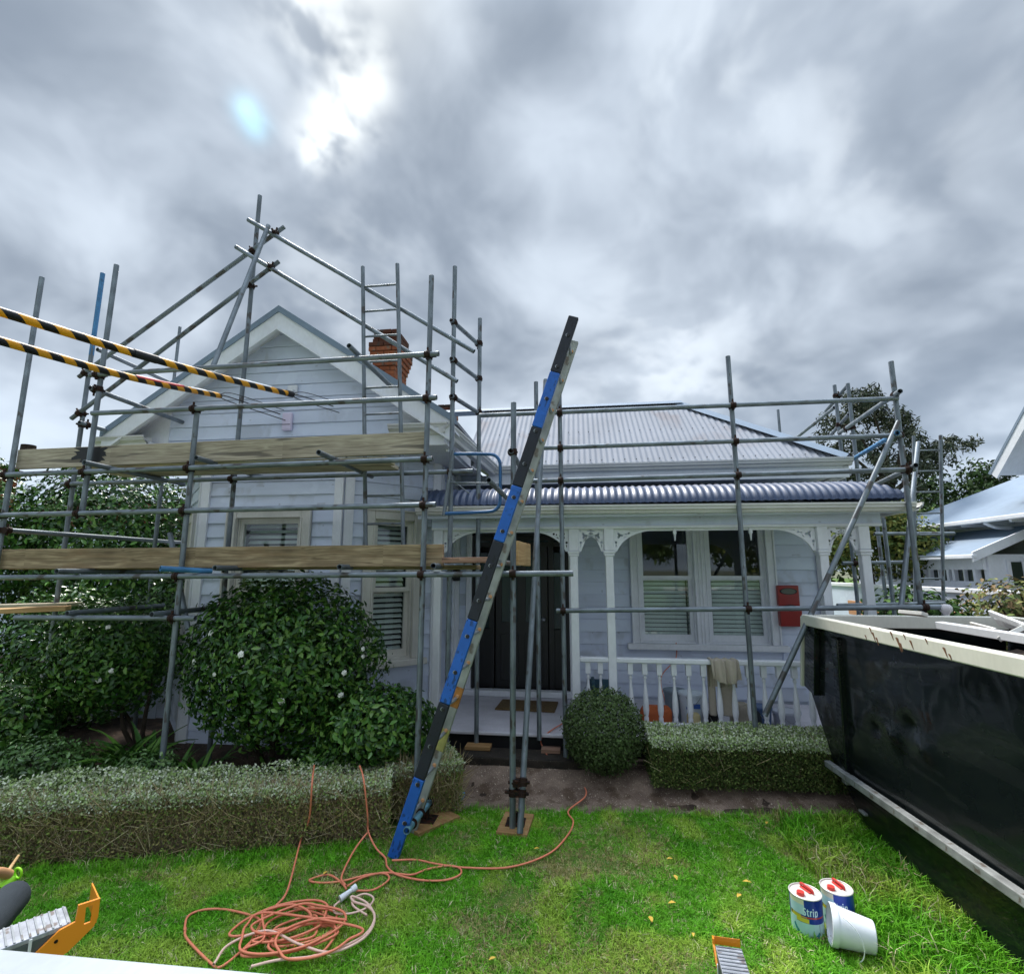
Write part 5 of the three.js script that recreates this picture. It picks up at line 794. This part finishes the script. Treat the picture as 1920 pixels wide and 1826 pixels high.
// ---------- orange extension cords ----------
{
  const G = (u, v, y = .03) => px(u, v, { y });
  const GG = (u, v) => { let p = px(u, v, { y: 0 }); for (let k = 0; k < 6; k++) p = px(u, v, { y: groundY(p.x, p.z) + .05 }); return p; };
  const path = a => a.map(([u, v, y]) => G(u, v, y ?? .028));
  const zh = u => { const p = px(u, 1490, { y: .44 }); return p; }; void zh;
  const c = thing('cord_heap', 'tangled pale orange extension cord heaped on the lawn', 'cord');
  mesh('cable', wire(path([[345, 1745], [352, 1718], [380, 1706], [420, 1705], [470, 1716], [488, 1728], [482, 1750], [455, 1780], [415, 1812], [395, 1806], [350, 1760], [347, 1740]]), .0065, 160), M.cordO, c);
  const loops = []; const r = rng(151); for (let k = 0; k < 9; k++) { const cu = rr(520, 610, r), cv = rr(1722, 1770, r), ru = rr(55, 105, r), rv = rr(20, 44, r), rot = -.35, p0 = r() * 6.28; for (let i = 0; i < 11; i++) { const a = p0 + i / 11 * 6.283, x = Math.cos(a) * ru * (1 + .12 * Math.sin(3 * a + k)), y = Math.sin(a) * rv; loops.push([cu + x * Math.cos(rot) - y * Math.sin(rot), cv + x * Math.sin(rot) * .75 + y, .022 + .007 * k]); } }
  mesh('cable', wire(path(loops), .0065, 760), M.cordO, c);
  mesh('cable', wire(path([[400, 1808], [430, 1770], [500, 1745], [560, 1770], [620, 1785], [680, 1760], [702, 1725], [690, 1695], [660, 1680], [663, 1690], [690, 1700], [702, 1720], [680, 1755], [600, 1790], [520, 1800], [470, 1812]].map(q => [q[0], q[1], .06])), .0065, 240), M.cordW, c);
  mesh('plug', mg(aim(new THREE.CylinderGeometry(.012, .02, .085, 12).translate(0, .04, 0), G(638, 1685, .045), G(655, 1672, .06)), aim(new THREE.CylinderGeometry(.02, .018, .03, 12).translate(0, .09, 0), G(638, 1685, .045), G(655, 1672, .06))), M.white, c);
  mesh('cable', wire(path([[636, 1690], [626, 1700], [630, 1712], [660, 1712], [690, 1700], [700, 1684], [684, 1676], [664, 1684], [662, 1698], [688, 1716]].map(q => [q[0], q[1], .05])), .006, 120), M.cordW, c);
  mesh('cable', wire(path([[650, 1668], [640, 1655], [615, 1640], [580, 1650], [600, 1655], [640, 1652], [690, 1640], [722, 1638], [728, 1650], [700, 1668], [668, 1670]]), .0065, 160), M.cordO, c);
  // two leads that come over the hedge
  const hp = (u, v, d) => { const x = px(u, v, { y: .45 }).x; return px(u, v, { z: hedgeFront(x) + d }); };
  const l1 = thing('extension_lead', 'orange lead hanging straight down over the low hedge on to the lawn', 'cord'); { const a = hp(586, 1486, -.2), b = hp(583, 1500, .07), f = hp(578, 1560, .11), g = hp(562, 1610, .12); mesh('cable', wire([a.setY(.49), b.setY(.47), f.setY(Math.max(f.y, .22)), g.setY(Math.max(g.y, .07)), G(540, 1665, .05), G(520, 1695), G(497, 1715), G(488, 1732), G(470, 1765), G(455, 1790)], .0065, 90), M.cordO, l1); }
  const l2 = thing('extension_lead', 'orange lead from the hedge past the ladder foot across the lawn to the veranda', 'cord'); { const a = hp(672, 1488, -.15).setY(.49), b = hp(680, 1500, .07).setY(.47), f = hp(688, 1545, .12), g = hp(690, 1568, .13); f.y = Math.max(f.y, .24); g.y = Math.max(g.y, .12); mesh('cable', wire([a, b, f, g, G(705, 1590, .06), G(722, 1608), G(726, 1625), G(745, 1640), G(790, 1650), G(835, 1650), G(862, 1640), G(862, 1628), G(840, 1623), G(800, 1630), G(770, 1640), G(722, 1636), G(680, 1645), G(650, 1662)], .0065, 170), M.cordO, l2);
    mesh('cable', wire([g.clone().add(V3(0, 0, .02)), G(670, 1585, .08), G(655, 1610, .05), G(640, 1645, .04), G(648, 1660)], .0065, 60), M.cordO, l2);
    mesh('cable', wire([G(735, 1613), G(780, 1612), G(820, 1620), G(880, 1627), G(960, 1625), G(1030, 1600), G(1065, 1565), G(1075, 1540), GG(1066, 1520), GG(1098, 1492), GG(1090, 1470), GG(1050, 1450), GG(1028, 1420), G(1014, 1388, .26), G(1030, 1372, .36), G(1052, 1358, .37), G(1075, 1345, .37)], .0065, 190), M.cordO, l2); }
  one('veranda_lead', wire([px(1268, 1205, { z: ZW + .08 }), px(1267, 1235, { z: ZW + .06 }), px(1240, 1270, { z: ZW + .2 }), px(1248, 1320, { z: ZW + .35 })], .006, 40), M.cordO, 'thin orange lead trailing from the veranda window sill', 'cord');
}
// ---------- foreground ----------
{ // white painted board close to the camera
  const a = px(-30, 1775, { y: 1.05 }), b = px(545, 1827, { y: 1.05 }), d = b.clone().sub(a).normalize(), o = thing('painted_board', 'broad white painted panel lying on trestles close to the front fence', 'board', [a.x, 1.05, a.z], -Math.atan2(d.z, d.x));
  mesh('panel', rb(1.5, .03, .9, .006, .55, -.015, .45), std({ color: C(.36, .40, .43), map: rep(T.paint, 1, 1), roughness: .45 }), o); for (const x of [.0, 1.1]) mesh('trestle_leg', mg(rod(V3(x, -.03, .25), V3(x, -1.05, .1), .02), rod(V3(x, -.03, .55), V3(x, -1.05, .75), .02)), M.plank, o);
}
function hopUp(label, a, b, side, wd = .17, k = 1) {                        // folding work platform: ribbed aluminium deck, dark side, orange end bracket
  const o = thing('work_platform', label, 'platform', [b.x, b.y, b.z]); const d = a.clone().sub(b), L = d.length() + .6; o.rotation.y = -Math.atan2(d.z, d.x);
  mesh('deck', rb(L, .018, wd, .004, L / 2, -.009, 0), std({ color: C(.70, .70, .74), map: rep(T.tube, 3, 3), metalness: .2, roughness: .55 }), o);
  for (let x = .01; x < L; x += .022) mesh('tread_rib', bx(.006, .0022, wd - .005, x, .002, 0), M.alu, o);
  for (const s of [-1, 1]) mesh('side_beam', rb(L - .04, .13, .014, .003, L / 2 + .02, -.083, s * (wd / 2 - .008)), M.aluDark, o);
  const br = part('end_bracket', o); br.scale.set(k, k, wd / .17);
  const arm = (hole, z) => { const q = new THREE.Shape([[.25, -.165], [.245, -.20], [.20, -.215], [.0, -.135], [-.10, -.06], [-.115, -.02], [-.115, .075], [-.02, .08], [-.015, .0], [.05, -.012]].map(p => new THREE.Vector2(...p))); if (hole) q.holes.push(new THREE.Path([[-.085, -.03], [-.085, .055], [-.055, .055], [-.055, -.03]].map(p => new THREE.Vector2(...p)))); return muv(new THREE.ExtrudeGeometry(q, { depth: .008, bevelEnabled: true, bevelSize: .0015, bevelThickness: .0015, bevelSegments: 1 }).translate(0, 0, z)); };
  mesh('cheek', arm(true, side * .092 - .004), M.orange, br); mesh('end_plate', rb(.008, .13, .17, .003, -.112, .01, 0), M.orange, br);
  for (const [x, y] of [[.20, -.175], [.11, -.12], [.06, -.06]]) mesh('bolt', rod(V3(x, y, side * .09), V3(x, y, side * .10), .009), M.coupler, br);
  for (const x of [.12, .34, .5]) mesh('paint_drip', rb(.010 + .004 * (x > .3), .05 + .05 * (x < .2), .004, .003, x, -.03 - .02 * (x < .2), side * (wd / 2 + .002 + (x < .2 ? .009 : 0))), M.white, o);
  mesh('leg', mg(rod(V3(.2, -.12, .07), V3(.12, -b.y, .07), .014), rod(V3(.2, -.12, -.07), V3(.12, -b.y, -.07), .014)), M.alu, o); mesh('leg', mg(rod(V3(L - .1, -.12, .07), V3(L, -b.y, .07), .014), rod(V3(L - .1, -.12, -.07), V3(L, -b.y, -.07), .014)), M.alu, o); return o;
}
hopUp('paint splashed folding work platform with orange end bracket by the white panel', px(-20, 1768, { y: .62 }), px(128, 1713, { y: .62 }), -1, .15, .72);
hopUp('folding work platform with ribbed deck and orange end standing on the open lawn', px(1388, 1850, { y: .3 }), px(1366, 1775, { y: .3 }), 1, .115, .26);
{ // dark rolled bundle at the frame edge
  const o = thing('tool_roll', 'dark rolled bundle with tan wrap and a bright green holder beside the hedge', 'tool roll'), a = px(-80, 1790, { z: -1.9 }), b = px(22, 1684, { z: -2.25 });
  const bodyG = new THREE.CylinderGeometry(.068, .085, a.distanceTo(b), 20, 6).translate(0, a.distanceTo(b) / 2, 0), p = bodyG.attributes.position; for (let i = 0; i < p.count; i++) { const k = 1 + .08 * (vn(p.getX(i) * 40 + 5, p.getY(i) * 25 + p.getZ(i) * 30, 9) - .5); p.setX(i, p.getX(i) * k); p.setZ(i, p.getZ(i) * k); } bodyG.computeVertexNormals(); mesh('roll', aim(bodyG, a, b), M.denim, o);
  mesh('roll_end', aim(mg(new THREE.TorusGeometry(.045, .012, 8, 20).rotateX(Math.PI / 2), new THREE.TorusGeometry(.02, .01, 8, 16).rotateX(Math.PI / 2)), b, b.clone().add(b.clone().sub(a))), M.denim, o);
  const t0 = px(-25, 1640, { z: -2.2 }), t1 = px(17, 1640, { z: -2.3 }); mesh('tan_handle', wire([t0, t0.clone().lerp(t1, .5).add(V3(0, .01, 0)), t1], .02, 20), M.tan, o);
  const g0 = px(6, 1664, { z: -2.28 }), g1 = px(18, 1652, { z: -2.30 }); mesh('green_holder', mg(aim(new THREE.CylinderGeometry(.018, .026, .05, 14).translate(0, .02, 0), g0, g1), aim(new THREE.TorusGeometry(.022, .005, 8, 22).rotateX(Math.PI / 2 - .6).translate(0, .06, 0), g0, g1)), M.lime, o);
  mesh('prop_leg', mg(rod(V3(a.x, a.y, a.z), V3(a.x - .1, 0, a.z), .03), rod(V3(b.x - .12, b.y - .1, b.z), V3(b.x - .2, 0, b.z - .05), .025)), M.denim, o);
  const br = one('brush_handle', rod(px(14, 1634, { z: -2.32 }), px(34, 1604, { z: -2.42 }), .008, .006), M.fresh, 'paint spattered brush handle sticking up beside the green holder', 'brush'); void br;
}
// ---------- on the veranda ----------
{
  const mb = thing('letter_box', 'red letter box with two oval slots fixed to the veranda wall', 'letter box', [2.635, 1.31, ZW + .06]);
  mesh('upper_box', rb(.26, .26, .12, .015, 0, .375, 0), M.red, mb); mesh('lower_box', rb(.27, .255, .14, .015, .005, .12, .01), M.red, mb); const slot = (y, z) => { const s = new THREE.Shape(); s.absellipse(0, 0, .095, .038, 0, Math.PI * 2); return new THREE.ExtrudeGeometry(s, { depth: .004, bevelEnabled: false, curveSegments: 20 }).translate(0, y, z); };
  mesh('slot', slot(.43, .0605), std({ color: C(.12, .13, .10), roughness: .6 }), mb); mesh('slot_rim', new THREE.TorusGeometry(1, .10, 6, 30).scale(.095, .038, .06).translate(0, .43, .062), M.black, mb); mesh('slot', slot(.225, .081), M.black, mb);
  const at = (u, z = -6.05) => px(u, 1345, { z }).x, Y = FL + .001;
  const pail = (name, label, x, z, r, h, mat, lid) => { const o = thing(name, label, 'bucket', [x, Y, z]); mesh('body', new THREE.LatheGeometry([[0, 0], [r * .86, 0], [r, h], [r + .008, h], [r + .008, h - .03], [r - .004, h - .03]].map(p => new THREE.Vector2(...p)), 26), mat, o); mesh('lid', new THREE.CylinderGeometry(r * .97, r * .97, .014, 26).translate(0, h - .012, 0), lid ?? mat, o); mesh('handle', wire([V3(-r, h - .05, 0), V3(-r * .7, h - .02, r * .75), V3(0, h - .10, r * 1.06), V3(r * .7, h - .02, r * .75), V3(r, h - .05, 0)], .003, 30), M.alu, o); return o; };
  const pb = pail('paint_bucket', 'white paint bucket with blue print behind the balusters under the window', at(1300), -6.10, .13, .34, phy({ color: C(.66, .74, .82), roughness: .35 })); mesh('blue_print', mg(rb(.07, .05, .004, .002, .03, .22, .128), new THREE.CylinderGeometry(.02, .02, .004, 12).rotateX(Math.PI / 2).translate(-.06, .2, .122)), std({ color: C(.03, .10, .38), roughness: .5 }), pb);
  pail('paint_bucket', 'grey bucket standing beside the white paint bucket on the veranda', at(1275), -6.3, .12, .32, std({ color: C(.22, .28, .34), roughness: .5 })); pail('paint_pot', 'small black paint pot on the veranda deck beside the draped cloth', at(1335), -6.0, .075, .16, M.black, M.aluDark); pail('paint_bucket', 'blue bucket by the veranda post behind the scaffold brace', at(1430), -6.1, .11, .22, std({ color: C(.08, .14, .30), roughness: .4 })); pail('paint_bucket', 'pale grey tub near the end of the balustrade', at(1485), -6.2, .14, .16, std({ color: C(.52, .54, .62), roughness: .5 }));
  const bag = (name, label, x, z, w, h, d, mat, seed) => { const g = new RoundedBoxGeometry(w, h, d, 5, Math.min(w, h, d) * .38), p = g.attributes.position; for (let i = 0; i < p.count; i++) { const q = .03 * (vn(p.getX(i) * 14 + seed, p.getY(i) * 14 + p.getZ(i) * 9, seed) - .5); p.setXYZ(i, p.getX(i) * (1 + q * 3), p.getY(i) + q * h, p.getZ(i) * (1 + q * 3)); } g.computeVertexNormals(); return one(name, g.translate(x, Y + h / 2, z), mat, label, 'bag'); };
  bag('drop_sheet', 'crumpled orange bag on the veranda deck behind the box ball', at(1230), -6.05, .34, .20, .2, std({ color: C(.55, .13, .04), roughness: .8 }), 3); bag('sack', 'pinkish grey sack slumped on the veranda deck', at(1390), -6.05, .22, .26, .2, M.cloth, 4); bag('sack', 'pale yellow sack leaning on the paint bucket', at(1300, -5.95), -5.93, .14, .17, .1, std({ color: C(.66, .56, .30), roughness: .8 }), 5); bag('tool_bag', 'dark blue tool bag under the draped scaffold brace on the veranda', at(1410), -6.05, .18, .2, .18, M.denim, 6);
  one('folded_chair', mg(rb(.04, .34, .3, .01, at(1115), Y + .18, -6.6), rb(.3, .30, .04, .01, at(1120) + .05, Y + .17, -6.75)), std({ color: C(.03, .09, .13), roughness: .6 }), 'dark teal crate standing on the veranda behind the box ball', 'crate');
  // cloth over the hand rail: draped sheet with folds
  const cl_ = thing('drop_cloth', 'beige canvas drop cloth thrown over the balustrade rail', 'cloth'); const N = 34, Q = 46, P = [], I = [], x0 = px(1328, 1240, { z: ZP }).x, x1 = px(1382, 1240, { z: ZP }).x;
  for (let j = 0; j <= Q; j++) for (let i = 0; i <= N; i++) { const u = i / N, s = -.34 + .62 * j / Q, top = 1.10, over = .05; let y, z; if (s < -over) { y = top - (-s - over); z = ZP - .052 - .01; } else if (s > over) { const f = s - over, lim = .19 + .05 * Math.sin(u * 5 + 1); y = top - f * (.75 + .25 * Math.sin(u * 3)); z = ZP + .055 + .03 * Math.sin(f * 9); void lim; } else { y = top + .004; z = ZP + s; } const fold = .018 * Math.sin(u * 17 + s * 6) + .012 * Math.sin(u * 31 + s * 3); P.push(x0 + (x1 - x0) * u + .03 * s * Math.sin(u * 6) + .05 * (s > 0 ? s : 0), y + .006 * Math.sin(u * 23), z + (Math.abs(s) > over ? fold * Math.sign(s) : 0) + (s > over ? .012 : 0)); }
  for (let j = 0; j < Q; j++) for (let i = 0; i < N; i++) { const a = j * (N + 1) + i; I.push(a, a + 1, a + N + 2, a, a + N + 2, a + N + 1); } const g = new THREE.BufferGeometry(); g.setAttribute('position', new THREE.Float32BufferAttribute(P, 3)); g.setIndex(I); g.computeVertexNormals(); mesh('sheet', muv(g), M.cloth, cl_);
  for (const [u, w] of [[1334, .07], [1362, .13]]) { const x = px(u, 1280, { z: ZP - .1 }).x; mesh('hanging_leg', (() => { const g = new RoundedBoxGeometry(w, .52, .05, 4, .02), p = g.attributes.position; for (let i = 0; i < p.count; i++) p.setZ(i, p.getZ(i) + .012 * Math.sin(p.getY(i) * 22 + p.getX(i) * 30)); g.computeVertexNormals(); return muv(g.translate(x, .78, ZP - .10)); })(), M.cloth, cl_); }
}
// ---------- striped line covers over the service cables ----------
{
  const st = tex(128, (x, y) => ((x + y * 1) % 1 + 1) % 1 < .5 ? [.90, .62, .08] : [.05, .05, .055]); const run = (label, a, b, r, secs) => { const o = thing('cable_cover', label, 'cable cover'), n = 60, mid = a.clone().lerp(b, .5).add(V3(0, -.035, 0)), cv = new THREE.CatmullRomCurve3([a, mid, b]), L = cv.getLength(), g = new THREE.TubeGeometry(cv, n, r, 12), uv = g.attributes.uv; for (let i = 0; i < uv.count; i++) uv.setXY(i, uv.getX(i) * L / .19, uv.getY(i)); mesh('striped_sleeve', g, std({ map: st, roughness: .5, bumpMap: rep(T.fine, 1, 1), bumpScale: .001 }), o);
    for (const [f0, f1, m, k] of secs) { const c2 = new THREE.CatmullRomCurve3([0, .5, 1].map(q => cv.getPoint(f0 + (f1 - f0) * q).add(V3(0, k, .0)))); mesh('tape', new THREE.TubeGeometry(c2, 14, r * (m === M.black ? 1.12 : .93), 12), m, o); } mesh('service_cable', wire([cv.getPoint(.985), b.clone().add(V3(.07, .0, -.05)), V3(b.x + .22, b.y + .02, ZB + .06)], .006, 30), M.black, o); mesh('service_cable', wire([cv.getPoint(.985), b.clone().add(V3(.08, -.05, -.06)), V3(b.x + .3, b.y - .06, ZB + .06)], .005, 30), M.black, o);
    mesh('line_tie', wire([cv.getPoint(.99), b.clone().add(V3(.12, .03, -.03)), V3(b.x + .26, b.y + .07, ZB + .06)], .004, 20), M.black, o); return o; };
  const redT = std({ color: C(.45, .02, .03), roughness: .5 }), cov = (u, v, z) => px(u, v, { z });
  run('upper yellow and black striped cover on the service cable reaching the gable', cov(-60, 566, -2.35), cov(548, 740, -4.95), .030, [[.36, .43, M.black, .001], [.70, .88, M.white, .007], [.965, 1, M.black, .002]]); run('lower yellow and black striped cover on the service cable with a red taped stretch', cov(-60, 622, -2.35), cov(412, 742, -4.7), .028, [[.52, .76, redT, .007], [.80, .9, M.white, .006]]);
}
// ---------- neighbouring houses ----------
{
  M.nb = std({ color: C(.56, .56, .56), map: rep(T.paint, .5, .5), roughness: .7 });
  const h = thing('neighbour_house', 'neighbouring white house with blue-grey iron roofs beyond the garden, partly behind the ladder', 'house'), W = M.trim, wallB = M.lilac2;
  const xw = 8.5; mesh('wall', bx(.15, 3.2, 6.6, xw + .1, 1.6, -11.9), std({ color: C(.50, .50, .50), map: rep(T.paint, .5, .5), roughness: .7 }), h);
  for (let y = .3; y < 3.0; y += .17) mesh('weatherboard', bx(.02, .16, 6.5, xw + .012, y, -11.9), std_board(), h);
  const sheet = (pts, name, mat) => { const P = []; for (const [a, b, c] of [[0, 1, 2], [0, 2, 3]]) for (const k of [a, b, c]) P.push(...pts[k]); const g = new THREE.BufferGeometry(); g.setAttribute('position', new THREE.Float32BufferAttribute(P, 3)); g.computeVertexNormals(); return mesh(name, muv(g), mat, h); };
  sheet([[xw - .55, 3.02, -15.2], [xw - .55, 3.02, -8.6], [xw + 2.6, 4.75, -8.6], [xw + 1.6, 4.2, -12.6]], 'roof', M.ironN); mesh('eave_gutter', rb(.10, .09, 6.6, .02, xw - .58, 2.98, -11.9), W, h);
  for (let z = -15.0; z < -8.7; z += .62) mesh('rafter_end', bx(.5, .06, .06, xw - .27, 2.93, z), W, h);
  // cross gable that faces the villa, rising towards the street
  const xb = 8.2, zy = [[-11.25, 3.86], [-9.6, 5.5], [-7.9, 3.86]]; const side = (pts, d, x) => poly(pts.map(([z, y]) => [-z, y]), d).rotateY(Math.PI / 2).translate(x, 0, 0);
  mesh('barge_board', side([[-11.25, 3.92], [-9.6, 5.58], [-7.95, 3.92], [-8.1, 3.82], [-9.6, 5.32], [-11.12, 3.80]], .04, xb), W, h); mesh('gable_capping', side([[-11.30, 3.93], [-9.6, 5.64], [-7.9, 3.93], [-7.95, 3.90], [-9.6, 5.58], [-11.25, 3.90]], .06, xb - .01), M.ironN, h); mesh('gable_soffit', side([[-11.2, 3.90], [-9.6, 5.54], [-8.0, 3.90], [-8.05, 3.86], [-9.6, 5.48], [-11.15, 3.86]], .9, xb + .041), W, h);
  mesh('gable_wall', side([[-10.9, 3.4], [-10.9, 4.2], [-9.6, 5.5], [-8.3, 4.2], [-8.3, 3.4]], .1, xb + .6), M.nb, h); for (let y = 3.5; y < 5.3; y += .17) { const hw = Math.min(1.3, 5.5 - y - .1); if (hw > .1) mesh('weatherboard', bx(.02, .155, hw * 2, xb + .588, y, -9.6), M.nb, h); }
  // lean-to with a row of windows
  sheet([[7.25, 2.30, -15.2], [7.25, 2.30, -10.6], [8.55, 2.88, -10.6], [8.55, 2.88, -15.2]], 'lean_to_roof', M.ironN); mesh('lean_to_gutter', rb(.09, .08, 4.7, .02, 7.22, 2.26, -12.9), W, h); mesh('lean_to_barge', poly([[7.2, 2.34], [8.6, 2.96], [8.6, 2.80], [7.2, 2.16]], .04).translate(0, 0, -10.6), W, h);
  mesh('lean_to_wall', mg(bx(.12, .9, 4.4, 7.5, .45 + .9, -12.9), bx(.12, .30, 4.4, 7.501, 2.17, -12.9), bx(1.1, 1.5, .12, 8.05, 1.55, -10.72)), W, h);
  for (let i = 0; i < 6; i++) { const z = -14.8 + i * .72, w = part('window', h); mesh('frame', mg(bx(.10, .24, .07, 7.47, 1.91, z - .28), bx(.10, .24, .07, 7.47, 1.91, z + .28), bx(.09, .24, .025, 7.47, 1.91, z)), W, w); mesh('pane', bx(.02, .26, .5, 7.5, 1.91, z), std({ color: C(.02, .03, .025), roughness: .1 }), w); }
  const dw = part('window', h); mesh('pane', bx(.42, .42, .02, 8.05, 1.95, -10.64), std({ color: C(.02, .035, .02), roughness: .1 }), dw); mesh('frame', mg(bx(.06, .5, .04, 7.82, 1.95, -10.64), bx(.06, .5, .04, 8.28, 1.95, -10.64), bx(.03, .5, .03, 8.05, 1.95, -10.63)), W, dw);
  mesh('downpipe', wire([V3(7.9, 2.95, -11.2), V3(8.1, 2.85, -11.2), V3(8.4, 2.8, -11.2), V3(8.42, 2.6, -11.2)], .04, 24), W, h);
  function std_board() { return M.nb ??= std({ color: C(.56, .56, .56), map: rep(T.paint, .5, .5), roughness: .7 }); }
  const f = thing('garden_wall', 'low pale boundary wall with capping behind the veranda end', 'wall'); mesh('wall_body', bx(.14, 1.62, 12, 6.55, .81, -12.5), M.lilac2, f); mesh('capping', rb(.22, .08, 12, .01, 6.55, 1.66, -12.5), M.trim, f); mesh('timber_rail', bx(.06, .26, 3, 5.2, 1.30, -9.5), M.tan, f);
  const n = thing('neighbour_cottage', 'white weatherboard cottage with a brick chimney behind the dark hedge trees', 'house'); for (let y = .3; y < 3; y += .17) mesh('weatherboard', bx(5.6, .16, .03, -10.6, y, -10.4), M.wall, n); mesh('wall', bx(5.6, 3, .12, -10.6, 1.5, -10.5), M.wall, n); mesh('roof', poly([[-13.5, 3.0], [-7.8, 3.0], [-8.8, 3.5], [-12.6, 3.7]], .6).translate(0, 0, -11.2), std({ color: C(.28, .16, .12), map: rep(T.brick, 1, 1), roughness: .9 }), n);
  const c = px(10, 850, { z: -11.5 }); chimney(c.x - .25, -11.5, 3.4, [...Array(12).fill([0, 0]), [.03, 0], [.06, 0], [.06, 1], [0, 1]], .9, .5, n); const pot = px(45, 838, { z: -11.4 }); mesh('chimney_pot', new THREE.CylinderGeometry(.16, .17, .34, 16).translate(pot.x, pot.y - .1, -11.5), M.mortar, n);
}
{ const f = thing('side_fence', 'pale board fence closing the side path beside the bay', 'fence'); for (let i = 0; i < 9; i++) mesh('fence_board', rb(.118, 1.0, .02, .004, -6.35 + i * .122, .62 + .01 * (i % 3), -6.3 + .004 * (i % 2), i * 1.7), M.wall2, f); mesh('fence_rail', mg(bx(1.1, .07, .04, -5.86, .3, -6.34), bx(1.1, .07, .04, -5.86, .95, -6.34)), M.wall2, f); }
{ // rock edging in the shade at the left
  const e = thing('garden_edging', 'dark sloping timber edging below the boundary hedge', 'edging'); mesh('timber', aim(muv(new RoundedBoxGeometry(.05, 2.4, .14, 2, .01).translate(0, 1.2, 0)), px(-30, 1398, { z: -4.6 }), px(160, 1352, { z: -6.4 })), M.concrete, e);
  const g = new THREE.IcosahedronGeometry(.16, 3), p = g.attributes.position; for (let i = 0; i < p.count; i++) { const k = .8 + .4 * vn(p.getX(i) * 12 + 3, p.getY(i) * 12 + p.getZ(i) * 9, 5); p.setXYZ(i, p.getX(i) * k, p.getY(i) * k * .8, p.getZ(i) * k); } g.computeVertexNormals(); const c = px(18, 1360, { z: -4.9 }); one('garden_rock', muv(g.translate(c.x, c.y, c.z)), M.concrete, 'grey lumpy rock on the shaded edging', 'rock');
}
renderer.render(scene, camera);
